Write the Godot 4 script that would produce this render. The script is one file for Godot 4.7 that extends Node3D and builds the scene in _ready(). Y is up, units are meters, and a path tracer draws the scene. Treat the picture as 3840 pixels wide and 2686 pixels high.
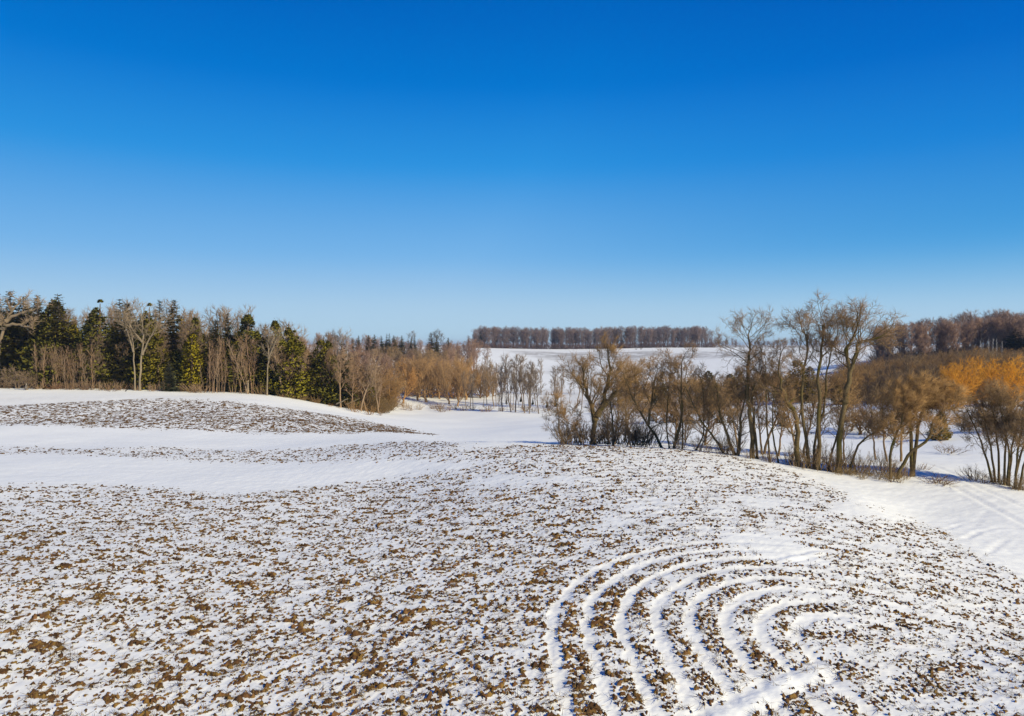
extends Node3D
# Snow-dusted ploughed field on a rise, woods and a valley beyond. Metres, y up, the camera looks along -z.

const EYE := 10.0
const CIRCLE := Vector2(10.35, -19.1)      # centre of the curved cultivator passes

# ground levels: x, z, height
var LEVELS := PackedFloat32Array([
	-0.0, -15.0, 2.03, -11.4, -15.5, 1.76, 11.7, -16.0, 1.49, -14.3, -15.5, 1.76, 14.8, -16.0, 1.49, -0.0, -9.0, 1.15, -6.7, -9.0, 1.15, 6.9, -9.4, 0.76,
	-0.0, -24.0, 1.96, -17.5, -24.0, 1.96, 16.8, -23.0, 0.82, 8.4, -24.0, 1.96, -0.0, -36.0, 1.85, -27.0, -37.0, 1.15, -22.1, -24.0, 1.96, -15.2, -37.0,
	1.15, 3.3, -57.0, 1.89, -5.4, -58.0, 1.64, 8.6, -54.0, 2.11, 14.3, -50.0, 1.99, 17.7, -47.0, 1.73, 20.5, -46.0, 1.29, 26.0, -46.0, 0.85, 10.3, -36.0,
	2.08, 19.4, -38.0, 1.40, 14.7, -42.0, 1.83, 7.2, -45.0, 2.11, 20.5, -28.0, 0.80, 21.4, -34.0, 0.79, 21.8, -38.0, 0.67, 30.6, -42.0, 0.76, 34.7, -52.0,
	0.55, 38.6, -64.0, -0.00, 43.2, -80.0, -0.98, 44.5, -100.0, -1.94, 45.8, -120.0, -2.27, 37.4, -42.0, -0.04, 25.0, -28.0, 0.08, 4.8, -82.0, -1.25, 6.4,
	-110.0, -3.00, 0.2, -165.0, -6.35, -11.7, -125.0, -4.93, -28.0, -178.0, -6.74, 12.8, -80.0, -0.72, 16.0, -100.0, -1.82, 22.4, -78.0, -0.46, 30.9,
	-108.0, -2.08, 27.6, -62.0, -0.08, 32.9, -74.0, -0.62, 30.5, -60.0, 0.24, -10.2, -96.0, -2.32, -29.8, -105.0, -1.47, -55.6, -110.0, -0.97, -81.5,
	-112.0, -0.53, -59.7, -82.0, -0.73, -33.7, -82.0, -0.99, -12.6, -80.0, -0.83, -51.0, -70.0, -0.50, -23.6, -68.0, -0.41, -37.9, -52.0, 0.55, -21.0,
	-51.0, 0.54, -7.9, -50.0, 0.91, -31.3, -43.0, 1.09, -5.7, -36.0, 1.39, -75.3, -82.0, -0.99, -102.8, -112.0, -0.75, -43.2, -47.0, 0.86, -98.2, -135.0,
	0.05, -109.0, -150.0, 0.65, -66.3, -150.0, -0.20, -52.1, -150.0, -0.78, -42.6, -150.0, -2.49, -33.1, -150.0, -4.20, -26.5, -145.0, -4.92, -137.5,
	-150.0, 0.65, -22.0, -140.0, -5.21, -24.5, -195.0, -6.60, -10.1, -182.0, -6.65, 11.0, -170.0, -6.42, -7.0, -230.0, -6.38, 12.5, -240.0, -6.48, 31.9,
	-200.0, -6.02, 54.4, -190.0, -5.21, -145.4, -200.0, 0.32, -94.7, -200.0, 0.32, -62.4, -220.0, -2.04, -49.1, -260.0, -2.58, -254.2, -350.0, 4.15,
	-143.5, -350.0, 4.15, -92.5, -420.0, 2.97, -183.3, -200.0, 0.32, -320.7, -350.0, 4.15, -9.1, -300.0, -5.47, 17.1, -330.0, -5.97, 33.6, -520.0, -2.65,
	42.6, -660.0, 3.14, -41.2, -740.0, 7.22, 155.4, -740.0, 7.22, 352.0, -740.0, 7.92, 117.6, -560.0, 0.63, 69.4, -330.0, -5.97, 114.3, -300.0, -4.52,
	167.6, -480.0, 1.97, 0.9, -690.0, 5.01, 199.9, -450.0, 2.47, 81.3, -160.0, -0.78, 102.5, -170.0, -1.46, 186.4, -280.0, 5.32, 217.9, -300.0, 6.88,
	109.1, -150.0, -0.11, 58.2, -80.0, 0.55, 43.7, -60.0, 0.24, 54.3, -90.0, -0.63, 248.4, -280.0, 5.32, 62.2, -70.0, -0.05, 177.9, -330.0, 4.48, 109.5,
	-230.0, -1.13, -50.1, -900.0, 6.33, 189.0, -900.0, 6.33, 428.1, -900.0, 6.33, -653.5, -900.0, 12.03, 653.5, -900.0, 12.03, -1307.0, -1800.0, 10.64,
	-0.0, -1800.0, 7.22, 1307.0, -1800.0, 10.64, -1648.6, -1800.0, 10.64, 1653.1, -1800.0, 10.64, 826.5, -900.0, 12.03,
])

class Wood:
	var v := PackedVector3Array()
	var n := PackedVector3Array()
	var c := PackedColorArray()
	var i := PackedInt32Array()
	func tube(pts: PackedVector3Array, rads: PackedFloat32Array, sides: int, col: Color, moss := 0.0, rng: RandomNumberGenerator = null) -> void:
		var m := pts.size()
		var side := Vector3.ZERO
		for k in m:
			var t: Vector3 = (pts[mini(k + 1, m - 1)] - pts[maxi(k - 1, 0)]).normalized()
			if k == 0:
				side = t.cross(Vector3(0.31, 0.2, 0.93)).normalized()
				if side.length_squared() < 0.5:
					side = Vector3.RIGHT
			else:
				side = (side - t * side.dot(t)).normalized()
			var up := t.cross(side)
			var cc := col
			if rng:
				cc = col * rng.randf_range(0.78, 1.22)
				if moss > 0.0 and rng.randf() < moss:
					cc = cc.lerp(Color(0.16, 0.14, 0.015), rng.randf_range(0.3, 0.8))
			var b := v.size()
			for s in sides:
				var a := TAU * s / sides
				var o: Vector3 = side * cos(a) + up * sin(a)
				v.append(pts[k] + o * rads[k])
				n.append(o)
				c.append(cc)
			if k > 0:
				for s in sides:
					var s2 := (s + 1) % sides
					i.append_array(PackedInt32Array([b - sides + s, b + s, b + s2, b - sides + s, b + s2, b - sides + s2]))
	func spike(a: Vector3, d: Vector3, r: float, col: Color) -> void:
		var t := d.normalized()
		var s := t.cross(Vector3(0.37, 0.81, 0.45)).normalized()
		var u := t.cross(s)
		var b := v.size()
		var q := -0.5 * s + 0.866 * u
		var w := -0.5 * s - 0.866 * u
		v.append_array(PackedVector3Array([a + s * r, a + q * r, a + w * r, a + d]))
		n.append_array(PackedVector3Array([s, q, w, t]))
		c.append_array(PackedColorArray([col, col, col, col]))
		i.append_array(PackedInt32Array([b, b + 3, b + 1, b + 1, b + 3, b + 2, b + 2, b + 3, b]))
	func leaf(a: Vector3, d: Vector3, wide: Vector3, nn: Vector3, col: Color) -> void:
		var b := v.size()
		v.append_array(PackedVector3Array([a, a + d * 0.45 + wide, a + d, a + d * 0.45 - wide]))
		n.append_array(PackedVector3Array([nn, nn, nn, nn]))
		c.append_array(PackedColorArray([col, col, col, col]))
		i.append_array(PackedInt32Array([b, b + 1, b + 2, b, b + 2, b + 3]))
	func mesh() -> ArrayMesh:
		var arr := []
		arr.resize(Mesh.ARRAY_MAX)
		arr[Mesh.ARRAY_VERTEX] = v
		arr[Mesh.ARRAY_NORMAL] = n
		arr[Mesh.ARRAY_COLOR] = c
		arr[Mesh.ARRAY_INDEX] = i
		var m := ArrayMesh.new()
		m.add_surface_from_arrays(Mesh.PRIMITIVE_TRIANGLES, arr)
		return m

var rng := RandomNumberGenerator.new()
var used := {}
var protos := {}
var mats := {}
var clod_noise := FastNoiseLite.new()
var fine_noise := FastNoiseLite.new()
var drift_noise := FastNoiseLite.new()
var broad_noise := FastNoiseLite.new()
var tone_noise := FastNoiseLite.new()

# ------------------------------------------------------------------ terrain
const AZ0 := -0.92
const AZN := 161
const AZD := 0.0115
const LR0 := 0.6
const LRN := 200
const LRD := 0.0394
var table := PackedFloat32Array()

func solve_levels() -> void:
	var n := LEVELS.size() / 3
	var px := PackedFloat64Array()
	var py := PackedFloat64Array()
	for k in n:
		var x := LEVELS[k * 3]
		var z := LEVELS[k * 3 + 1]
		px.append(atan2(x, -z) * 1.6)
		py.append(log(sqrt(x * x + z * z)))
	var m := n + 3
	var rows := []
	for a in m:
		var row := PackedFloat64Array()
		row.resize(m + 1)
		if a < n:
			for b in n:
				var r2 := (px[a] - px[b]) ** 2 + (py[a] - py[b]) ** 2
				row[b] = 0.5 * r2 * log(maxf(r2, 1e-12))
			row[a] += 0.0015
			row[n] = 1.0
			row[n + 1] = px[a]
			row[n + 2] = py[a]
			row[m] = LEVELS[a * 3 + 2]
		else:
			for b in n:
				row[b] = 1.0 if a == n else px[b] if a == n + 1 else py[b]
		rows.append(row)
	for a in m:
		var p := a
		for b in range(a + 1, m):
			if absf(rows[b][a]) > absf(rows[p][a]):
				p = b
		var tmp = rows[a]
		rows[a] = rows[p]
		rows[p] = tmp
		var ra: PackedFloat64Array = rows[a]
		for b in range(a + 1, m):
			var rb: PackedFloat64Array = rows[b]
			var f := rb[a] / ra[a]
			if f != 0.0:
				for k in range(a, m + 1):
					rb[k] -= f * ra[k]
				rows[b] = rb
	var w := PackedFloat64Array()
	w.resize(m)
	for a in range(m - 1, -1, -1):
		var ra: PackedFloat64Array = rows[a]
		var s := ra[m]
		for b in range(a + 1, m):
			s -= ra[b] * w[b]
		w[a] = s / ra[a]
	table.resize(AZN * LRN)
	for j in LRN:
		var y := LR0 + LRD * j
		for i in AZN:
			var x := (AZ0 + AZD * i) * 1.6
			var s := w[n] + w[n + 1] * x + w[n + 2] * y
			for k in n:
				var dx := x - px[k]
				var dy := y - py[k]
				var r2 := dx * dx + dy * dy + 1e-12
				s += w[k] * 0.5 * r2 * log(r2)
			table[j * AZN + i] = s

func cub(a: float, b: float, c: float, d: float, t: float) -> float:
	return b + 0.5 * t * (c - a + t * (2.0 * a - 5.0 * b + 4.0 * c - d + t * (3.0 * (b - c) + d - a)))

# one table row, interpolated to the given azimuths
func azimuth_row(j: int, az: PackedFloat32Array) -> PackedFloat32Array:
	var out := PackedFloat32Array()
	out.resize(az.size())
	var o := clampi(j, 0, LRN - 1) * AZN
	for k in az.size():
		var f := clampf((az[k] - AZ0) / AZD, 0.0, AZN - 1.001)
		var i := int(f)
		out[k] = cub(table[o + maxi(i - 1, 0)], table[o + i], table[o + i + 1], table[o + mini(i + 2, AZN - 1)], f - i)
	return out

func ground(x: float, z: float) -> float:
	var az := PackedFloat32Array([atan2(x, -z)])
	var f := clampf((log(sqrt(x * x + z * z)) - LR0) / LRD, 0.0, LRN - 1.001)
	var j := int(f)
	return cub(azimuth_row(j - 1, az)[0], azimuth_row(j, az)[0], azimuth_row(j + 1, az)[0], azimuth_row(j + 2, az)[0], f - j)

# ------------------------------------------------------------------ where bare soil shows
const CA0 := -0.78
const CAN := 261
const CAD := 0.006
const CL0 := 1.95
const CLN := 380
const CLD := 0.0125
var bare := PackedFloat32Array()
var thin := PackedFloat32Array()

func patch(into: PackedFloat32Array, value: float, outline: PackedFloat32Array, falloff := 0) -> PackedFloat32Array:
	var poly := PackedVector2Array()
	var lo := Vector2(1e9, 1e9)
	var hi := -lo
	for k in outline.size() / 2:
		var x := outline[k * 2]
		var z := outline[k * 2 + 1]
		var p := Vector2((atan2(x, -z) - CA0) / CAD, (log(sqrt(x * x + z * z)) - CL0) / CLD)
		poly.append(p)
		lo = lo.min(p)
		hi = hi.max(p)
	for j in range(maxi(0, int(lo.y)), mini(CLN, int(hi.y) + 2)):
		for i in range(maxi(0, int(lo.x)), mini(CAN, int(hi.x) + 2)):
			if Geometry2D.is_point_in_polygon(Vector2(i, j), poly):
				into[j * CAN + i] = value
	return into

func blur(a: PackedFloat32Array, times: int) -> PackedFloat32Array:
	for t in times:
		var b := a.duplicate()
		for j in range(1, CLN - 1):
			for i in range(1, CAN - 1):
				var k := j * CAN + i
				b[k] = (4.0 * a[k] + 2.0 * (a[k - 1] + a[k + 1] + a[k - CAN] + a[k + CAN]) + a[k - CAN - 1] + a[k - CAN + 1] + a[k + CAN - 1] + a[k + CAN + 1]) / 16.0
		a = b
	return a

func look(a: PackedFloat32Array, az: float, lr: float) -> float:
	var f := (az - CA0) / CAD
	var g := (lr - CL0) / CLD
	if f < 0.0 or g < 0.0 or f >= CAN - 1 or g >= CLN - 1:
		return 0.0
	var i := int(f)
	var j := int(g)
	f -= i
	g -= j
	var k := j * CAN + i
	return lerpf(lerpf(a[k], a[k + 1], f), lerpf(a[k + CAN], a[k + CAN + 1], f), g)

func mark_soil() -> void:
	bare.resize(CAN * CLN)
	thin.resize(CAN * CLN)
	bare = patch(bare, 0.3, PackedFloat32Array([-44.2, -45.0, -32.6, -44.8, -26.3, -46.1, -22.7, -44.9, -18.0, -42.4, -16.0, -42.8, -14.3, -45.2, -11.6, -47.0, -7.6, -48.5, -4.2, -48.4, -0.9, -48.2, -2.8, -50.2, -10.4, -55.0, -8.9, -56.6, -5.3, -56.3, -1.7, -56.3, 3.5, -59.9, 9.2, -57.6, 15.2, -53.1, 18.2, -48.4, 19.7, -45.4, 19.9, -42.8, 18.6, -38.1, 20.6, -38.4, 22.1, -38.2, 22.1, -36.2, 21.4, -33.6, 20.4, -30.7, 20.2, -29.0, 20.5, -28.0, 21.3, -26.3, 21.9, -20.8, 11.8, -11.1, -0.0, -10.1, -10.8, -10.9]))
	bare = patch(bare, 0.27, PackedFloat32Array([-74.8, -76.2, -54.4, -74.7, -43.2, -71.8, -35.2, -74.3, -23.1, -69.1, -16.0, -72.4, -8.8, -70.4, -3.3, -58.6, -5.2, -55.5, -8.8, -56.1, -13.2, -56.4, -24.5, -59.5, -36.0, -63.2, -42.6, -65.4, -63.1, -64.2]))
	bare = patch(bare, 0.56, PackedFloat32Array([-130.1, -132.7, -98.2, -135.0, -82.8, -135.0, -69.6, -134.2, -57.7, -132.4, -48.4, -129.8, -38.2, -128.8, -27.2, -123.4, -18.6, -118.2, -10.0, -96.4, -20.1, -91.1, -28.4, -88.3, -38.4, -90.7, -48.1, -92.7, -59.2, -93.6, -68.6, -94.3, -94.2, -96.0]))
	bare = patch(bare, 0.31, PackedFloat32Array([15.4, -34.5, 20.2, -37.3, 21.9, -35.9, 20.4, -30.7, 20.4, -27.9, 21.3, -26.3, 21.9, -20.8, 11.8, -11.1, 5.4, -11.2, 9.2, -18.1, 11.4, -22.9, 11.9, -26.7]))
	bare = patch(bare, 0.32, PackedFloat32Array([-27.6, -28.0, -20.9, -28.7, -12.4, -26.9, -5.1, -23.0, -1.7, -18.5, -0.5, -15.0, -0.3, -10.8, -10.8, -10.9]))
	bare = patch(bare, 0.04, PackedFloat32Array([5.6, -35.1, 7.1, -35.9, 8.6, -35.5, 8.5, -34.3, 6.9, -33.7, 5.7, -34.2]))
	bare = patch(bare, 0.04, PackedFloat32Array([8.9, -29.0, 10.5, -30.4, 11.4, -30.3, 11.9, -29.2, 12.3, -28.0, 11.9, -26.6, 10.8, -26.0, 9.5, -25.6, 9.1, -26.5, 8.6, -27.4]))
	bare = patch(bare, 0.04, PackedFloat32Array([4.4, -16.0, 5.7, -16.8, 6.8, -17.5, 8.2, -18.3, 8.5, -18.1, 7.4, -17.2, 5.9, -16.2, 4.8, -15.2, 3.8, -14.3]))
	bare = patch(bare, 0.04, PackedFloat32Array([-3.9, -44.4, -1.1, -44.4, 4.1, -42.2, 6.3, -40.7, 2.6, -40.4, -1.5, -41.3]))
	bare = patch(bare, 0.04, PackedFloat32Array([11.4, -36.5, 13.3, -38.1, 15.1, -37.0, 13.7, -35.2, 11.9, -34.6]))
	bare = patch(bare, 0.04, PackedFloat32Array([17.7, -38.1, 19.3, -37.5, 22.0, -38.0, 19.7, -35.5, 17.2, -34.6, 15.8, -35.5]))
	bare = patch(bare, 0.04, PackedFloat32Array([3.5, -31.9, 5.2, -32.4, 5.8, -31.4, 4.3, -30.7]))
	bare = patch(bare, 0.04, PackedFloat32Array([-9.1, -53.5, -5.6, -52.4, -2.8, -50.2, -4.4, -49.7, -8.1, -51.5]))
	thin = patch(thin, 0.95, PackedFloat32Array([-3.4, -665.8, 136.3, -649.1, 135.0, -606.0, 108.5, -568.1, 86.6, -503.1, 54.4, -472.5, 37.9, -393.8, 17.0, -373.5, 43.5, -521.1, 19.1, -580.5]))
	thin = patch(thin, 0.85, PackedFloat32Array([120.3, -572.6, 161.7, -620.5, 210.2, -543.0, 168.3, -481.8, 124.5, -502.1]))
	thin = patch(thin, 0.35, PackedFloat32Array([-128.1, -176.3, -43.2, -228.8, -18.7, -199.8, 14.1, -198.3, 55.5, -158.6, 87.9, -163.0, 108.4, -201.0, 13.8, -265.0, -23.3, -248.9, -49.1, -260.4]))
	bare = blur(bare, 2)
	thin = blur(thin, 3)

# the curved passes: x is 1 in a snow-filled furrow, y how strong the pattern is here
func furrow(x: float, z: float) -> Vector2:
	var d := Vector2(x, z) - CIRCLE
	if d.y > 0.0:
		d.y *= 0.36
	var r := d.length() + 0.1 * drift_noise.get_noise_2d(x * 1.5, z * 1.5) + 0.09 * tone_noise.get_noise_2d(x * 1.5, z * 1.5)
	var a := rad_to_deg(atan2(-d.y, d.x))      # 0 right, 90 away, 180 left
	var strong := smoothstep(1.6, 2.6, r) * (1.0 - smoothstep(9.3, 9.7, r))
	if a > -110.0 and a < 120.0:
		strong *= smoothstep(62.0, 100.0, a) if a > 0.0 else smoothstep(-75.0, -105.0, a)
	var weak := 0.0
	if r > 2.0 and a > -120.0 and a < 105.0:
		weak = 0.5 * (1.0 - smoothstep(24.0, 34.0, r))
	var w := maxf(strong, weak)
	if w <= 0.0:
		return Vector2.ZERO
	var lane := 0.05 + 0.25 * tone_noise.get_noise_2d(x * 0.35 + 40.0, z * 0.35)
	return Vector2(smoothstep(0.12 + lane, 0.72 + lane, cos(TAU * (r - 9.25) / 0.98)), w * (1.0 - 0.2 * smoothstep(0.15, 0.5, tone_noise.get_noise_2d(x * 0.5, z * 0.5 + 90.0))))

func clods(x: float, z: float) -> float:
	# lumps are drawn out along the rows: one direction on the left, another on the right
	var a := 0.87 * x - 0.5 * z
	var b := 0.5 * x + 0.87 * z
	var big := 0.2 * tone_noise.get_noise_2d(x * 1.5 + 20.0, z * 1.9) + 0.4 * (1.0 - smoothstep(0.05, 0.25, x / (2.0 - z))) * smoothstep(0.26, 0.5, drift_noise.get_noise_2d(x * 1.5 + 11.0, z * 2.2)) - 0.012
	var l := clod_noise.get_noise_2d(a * 0.62, b) * 0.9 + big
	var t := smoothstep(-0.02, 0.3, x / (2.0 - z))
	if t <= 0.0:
		return l
	a = 0.78 * x + 0.62 * z
	b = -0.62 * x + 0.78 * z
	var r := clod_noise.get_noise_2d(a * 0.85 + 300.0, b * 1.3) * 0.9 + big
	return lerpf(l, r, t) / sqrt(t * t + (1.0 - t) * (1.0 - t))

func snow_rise(x: float, z: float, s: float, fu: Vector2, r: float) -> float:
	var near := 1.0 - smoothstep(60.0, 170.0, r)
	var h := 0.30 * broad_noise.get_noise_2d(x, z) * smoothstep(10.0, 60.0, r) + 0.03 * near * drift_noise.get_noise_2d(x * 0.8 - z * 0.3, z * 1.6)
	return h + near * 0.035 * s - 0.032 * fu.x * minf(fu.y * 1.4, 1.0)

func ruts(x: float, z: float) -> float:
	var h := 0.0
	h += groove(PackedVector2Array([Vector2(30.9, -56.6), Vector2(29.3, -49.6), Vector2(28.3, -44.4), Vector2(27.5, -40.1), Vector2(27.1, -36.1)]), x, z, 0.2, 0.05)
	h += groove(PackedVector2Array([Vector2(33.6, -58.0), Vector2(31.9, -51.5), Vector2(30.0, -45.0), Vector2(29.4, -40.9), Vector2(29.4, -38.2)]), x, z, 0.2, 0.05)
	h += groove(PackedVector2Array([Vector2(22.4, -36.2), Vector2(23.7, -37.3), Vector2(24.7, -37.3)]), x, z, 0.15, 0.025)
	h += groove(PackedVector2Array([Vector2(22.1, -34.2), Vector2(23.9, -36.0), Vector2(25.3, -36.7), Vector2(26.6, -36.6)]), x, z, 0.15, 0.03)
	h += groove(PackedVector2Array([Vector2(21.0, -31.0), Vector2(23.2, -33.5), Vector2(24.4, -34.6)]), x, z, 0.15, 0.02)
	h += groove(PackedVector2Array([Vector2(4.3, -15.2), Vector2(5.1, -15.8), Vector2(5.9, -16.4), Vector2(6.7, -17.1), Vector2(7.5, -17.6), Vector2(8.1, -18.1)]), x, z, 0.24, -0.035)
	h += groove(PackedVector2Array([Vector2(8.9, -25.8), Vector2(10.3, -26.4), Vector2(12.2, -27.8)]), x, z, 0.16, -0.035)
	return h

func quantile(cov: float) -> float:
	var p := clampf(cov, 0.0005, 0.97)
	return 4.91 * (pow(1.0 - p, 0.14) - pow(p, 0.14))

func share(az: float, lr: float, x: float, z: float, fu: Vector2) -> float:
	var c := look(bare, az + 0.016 * drift_noise.get_noise_2d(x * 0.5, z * 0.5), lr + 0.022 * drift_noise.get_noise_2d(x * 0.4 + 60.0, z * 0.4))
	if c < 0.004:
		return 0.0
	c *= 1.0 + 0.9 * broad_noise.get_noise_2d(x * 14.0 + 70.0, z * 22.0)
	return c * lerpf(1.0, 1.4 - 1.47 * fu.x, fu.y)

func finish(st: SurfaceTool) -> ArrayMesh:
	st.generate_normals()
	return st.commit()

func arrays(v: PackedVector3Array, c: PackedColorArray, ind: PackedInt32Array) -> ArrayMesh:
	var arr := []
	arr.resize(Mesh.ARRAY_MAX)
	arr[Mesh.ARRAY_VERTEX] = v
	arr[Mesh.ARRAY_COLOR] = c
	arr[Mesh.ARRAY_INDEX] = ind
	var st := SurfaceTool.new()
	st.create_from_arrays(arr)
	return finish(st)

func snow_sheet() -> void:
	var az := PackedFloat32Array()
	for k in 36:
		az.append(-PI + 0.065 * k)
	var start := -PI + 0.065 * 36
	var cols := 460
	for k in cols + 1:
		az.append(start + (-2.0 * start) * k / cols)
	for k in range(1, 37):
		az.append(-start + 0.065 * k)
	az[az.size() - 1] = PI
	var rad := PackedFloat32Array()
	var r := 2.0
	while r < 7600.0:
		rad.append(r)
		r *= 1.12 if r < 7.5 else 1.0058 if r < 150.0 else 1.012 if r < 800.0 else 1.2
	var nc := az.size()
	var v := PackedVector3Array()
	var c := PackedColorArray()
	v.resize(nc * rad.size())
	c.resize(nc * rad.size())
	var sn := PackedFloat32Array()
	var cs := PackedFloat32Array()
	for a in az:
		sn.append(sin(a))
		cs.append(-cos(a))
	var have := -99
	var q := [null, null, null, null]
	for j in rad.size():
		r = rad[j]
		var lr := log(r)
		var f := clampf((lr - LR0) / LRD, 0.0, LRN - 1.001)
		var i0 := int(f)
		f -= i0
		if i0 != have:
			have = i0
			for t in 4:
				q[t] = azimuth_row(i0 - 1 + t, az)
		var qa: PackedFloat32Array = q[0]
		var qb: PackedFloat32Array = q[1]
		var qc: PackedFloat32Array = q[2]
		var qd: PackedFloat32Array = q[3]
		for k in nc:
			var x := sn[k] * r
			var z := cs[k] * r
			var h := cub(qa[k], qb[k], qc[k], qd[k], f)
			var col := Color(0.86, 0.865, 0.85)
			if absf(az[k]) < 0.8 and r < 900.0 and r > 7.0:
				if r < 175.0:
					var fu := furrow(x, z) if r < 60.0 else Vector2.ZERO
					h += snow_rise(x, z, clods(x, z) if r < 120.0 else 0.0, fu, r)
					if x > 3.0 and r > 11.0 and r < 75.0:
						h += ruts(x, z)
				if r < 175.0:
					var dirt := look(bare, az[k], lr)
					col = col.lerp(Color(0.66, 0.62, 0.57), 0.32 * clampf(dirt * 2.0, 0.0, 1.0) * (0.6 + 0.9 * tone_noise.get_noise_2d(x * 0.9, z * 0.9)))
				col *= 1.0 + 0.05 * drift_noise.get_noise_2d(x * 0.25, z * 0.8)
				var t := look(thin, az[k], lr)
				if t > 0.01:
					var w := 0.75 + 1.3 * drift_noise.get_noise_2d(x * 0.05 - z * 0.02, z * 0.16) + 0.5 * tone_noise.get_noise_2d(x * 0.6, z * 0.6)
					col = col.lerp(Color(0.40, 0.375, 0.35), t * clampf(w, 0.0, 1.0))
			elif r >= 900.0:
				col = Color(0.5, 0.48, 0.46)
			v[j * nc + k] = Vector3(x, h, z)
			c[j * nc + k] = col
	var ind := PackedInt32Array()
	ind.resize((rad.size() - 1) * (nc - 1) * 6)
	var o := 0
	for j in rad.size() - 1:
		for k in nc - 1:
			var a := j * nc + k
			ind[o] = a
			ind[o + 1] = a + nc
			ind[o + 2] = a + nc + 1
			ind[o + 3] = a
			ind[o + 4] = a + nc + 1
			ind[o + 5] = a + 1
			o += 6
	var s := struct("snow_ground", arrays(v, c, ind), mats.snow)
	s.set_meta("label", "snow-covered farmland rolling away to a far white hill")

func soil() -> void:
	var nc := 1000
	var a0 := -0.72
	var da := 1.44 / (nc - 1)
	var az := PackedFloat32Array()
	var sn := PackedFloat32Array()
	var cs := PackedFloat32Array()
	for k in nc:
		az.append(a0 + da * k)
		sn.append(sin(az[k]))
		cs.append(-cos(az[k]))
	var rad := PackedFloat32Array()
	var r := 9.5
	while r < 150.0:
		rad.append(r)
		r *= 1.0027
	var nr := rad.size()
	var up := PackedFloat32Array()
	var v := PackedVector3Array()
	up.resize(nc * nr)
	v.resize(nc * nr)
	var have := -99
	var q := [null, null, null, null]
	for j in nr:
		r = rad[j]
		var lr := log(r)
		var f := (lr - LR0) / LRD
		var i0 := int(f)
		f -= i0
		if i0 != have:
			have = i0
			for t in 4:
				q[t] = azimuth_row(i0 - 1 + t, az)
		var qa: PackedFloat32Array = q[0]
		var qb: PackedFloat32Array = q[1]
		var qc: PackedFloat32Array = q[2]
		var qd: PackedFloat32Array = q[3]
		for k in nc:
			var o := j * nc + k
			up[o] = -1.0
			var x := sn[k] * r
			var z := cs[k] * r
			var fu := furrow(x, z) if r < 60.0 else Vector2.ZERO
			var cov := share(az[k], lr, x, z, fu)
			if cov <= 0.003:
				continue
			var s := clods(x, z)
			var e := (s - 0.245 * quantile(cov)) / 0.5
			if e < -0.5:
				continue
			var h := cub(qa[k], qb[k], qc[k], qd[k], f) + snow_rise(x, z, s, fu, r)
			if e > 0.0:
				var fine := fine_noise.get_noise_2d(x, z)
				e = 0.06 * pow(e, 0.65) * (1.0 + 0.7 * fine) - 0.008 + 0.016 * fine
			else:
				e = e * 0.12 - 0.008
			up[o] = e
			v[o] = Vector3(x, h + e, z)
	# cells that stand clear of the snow, joined into lumps
	var cell := PackedInt32Array()
	cell.resize(nc * nr)
	cell.fill(-1)
	var boss := PackedInt32Array()
	for j in nr - 1:
		for k in nc - 1:
			var o := j * nc + k
			var a := up[o]
			var b := up[o + 1]
			var c := up[o + nc]
			var d := up[o + nc + 1]
			if a < -0.9 or b < -0.9 or c < -0.9 or d < -0.9 or maxf(maxf(a, b), maxf(c, d)) < 0.001:
				continue
			var l := cell[o - 1] if k > 0 else -1
			var m := cell[o - nc] if j > 0 else -1
			# lumps that touch only by a low neck count as two
			if l >= 0 and maxf(a, c) < 0.012:
				l = -1
			if m >= 0 and maxf(a, b) < 0.012:
				m = -1
			if l >= 0:
				while boss[l] != l:
					l = boss[l]
			if m >= 0:
				while boss[m] != m:
					m = boss[m]
			if l < 0 and m < 0:
				l = boss.size()
				boss.append(l)
			elif l < 0:
				l = m
			elif m >= 0 and m != l:
				boss[maxi(l, m)] = mini(l, m)
				l = mini(l, m)
			cell[o] = l
	var size := PackedFloat32Array()
	size.resize(boss.size())
	for j in nr - 1:
		var w := 1.0 / rad[j]
		for k in nc - 1:
			var l := cell[j * nc + k]
			if l >= 0:
				while boss[l] != l:
					l = boss[l]
				cell[j * nc + k] = l
				if absf(az[k]) < 0.64 and rad[j] > 14.0:
					size[l] += w
	var order := []
	for l in size.size():
		if size[l] > 0.5:
			order.append(l)
	order.sort_custom(func(p, q2): return size[p] > size[q2])
	order = order.slice(0, 300)
	var slot := {}
	for k in order.size():
		slot[order[k]] = k
	var lists := []
	for k in order.size() + 1:
		lists.append(PackedInt32Array())
	var rest := PackedInt32Array()
	for j in nr - 1:
		for k in nc - 1:
			var o := j * nc + k
			if cell[o] < 0:
				continue
			var quad := PackedInt32Array([o, o + nc, o + nc + 1, o, o + nc + 1, o + 1])
			if slot.has(cell[o]):
				lists[slot[cell[o]]].append_array(quad)
			else:
				rest.append_array(quad)
	var field := Node3D.new()
	field.name = "ploughed_field"
	field.set_meta("kind", "structure")
	field.set_meta("label", "ploughed field of brown soil lumps showing through thin snow")
	add_child(field)
	part(field, "soil_crumbs", soil_mesh(v, rest), mats.soil).set_meta("kind", "stuff")
	stubble(field)
	for k in order.size():
		part(field, "soil_clod", soil_mesh(v, lists[k]), mats.soil)

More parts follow.
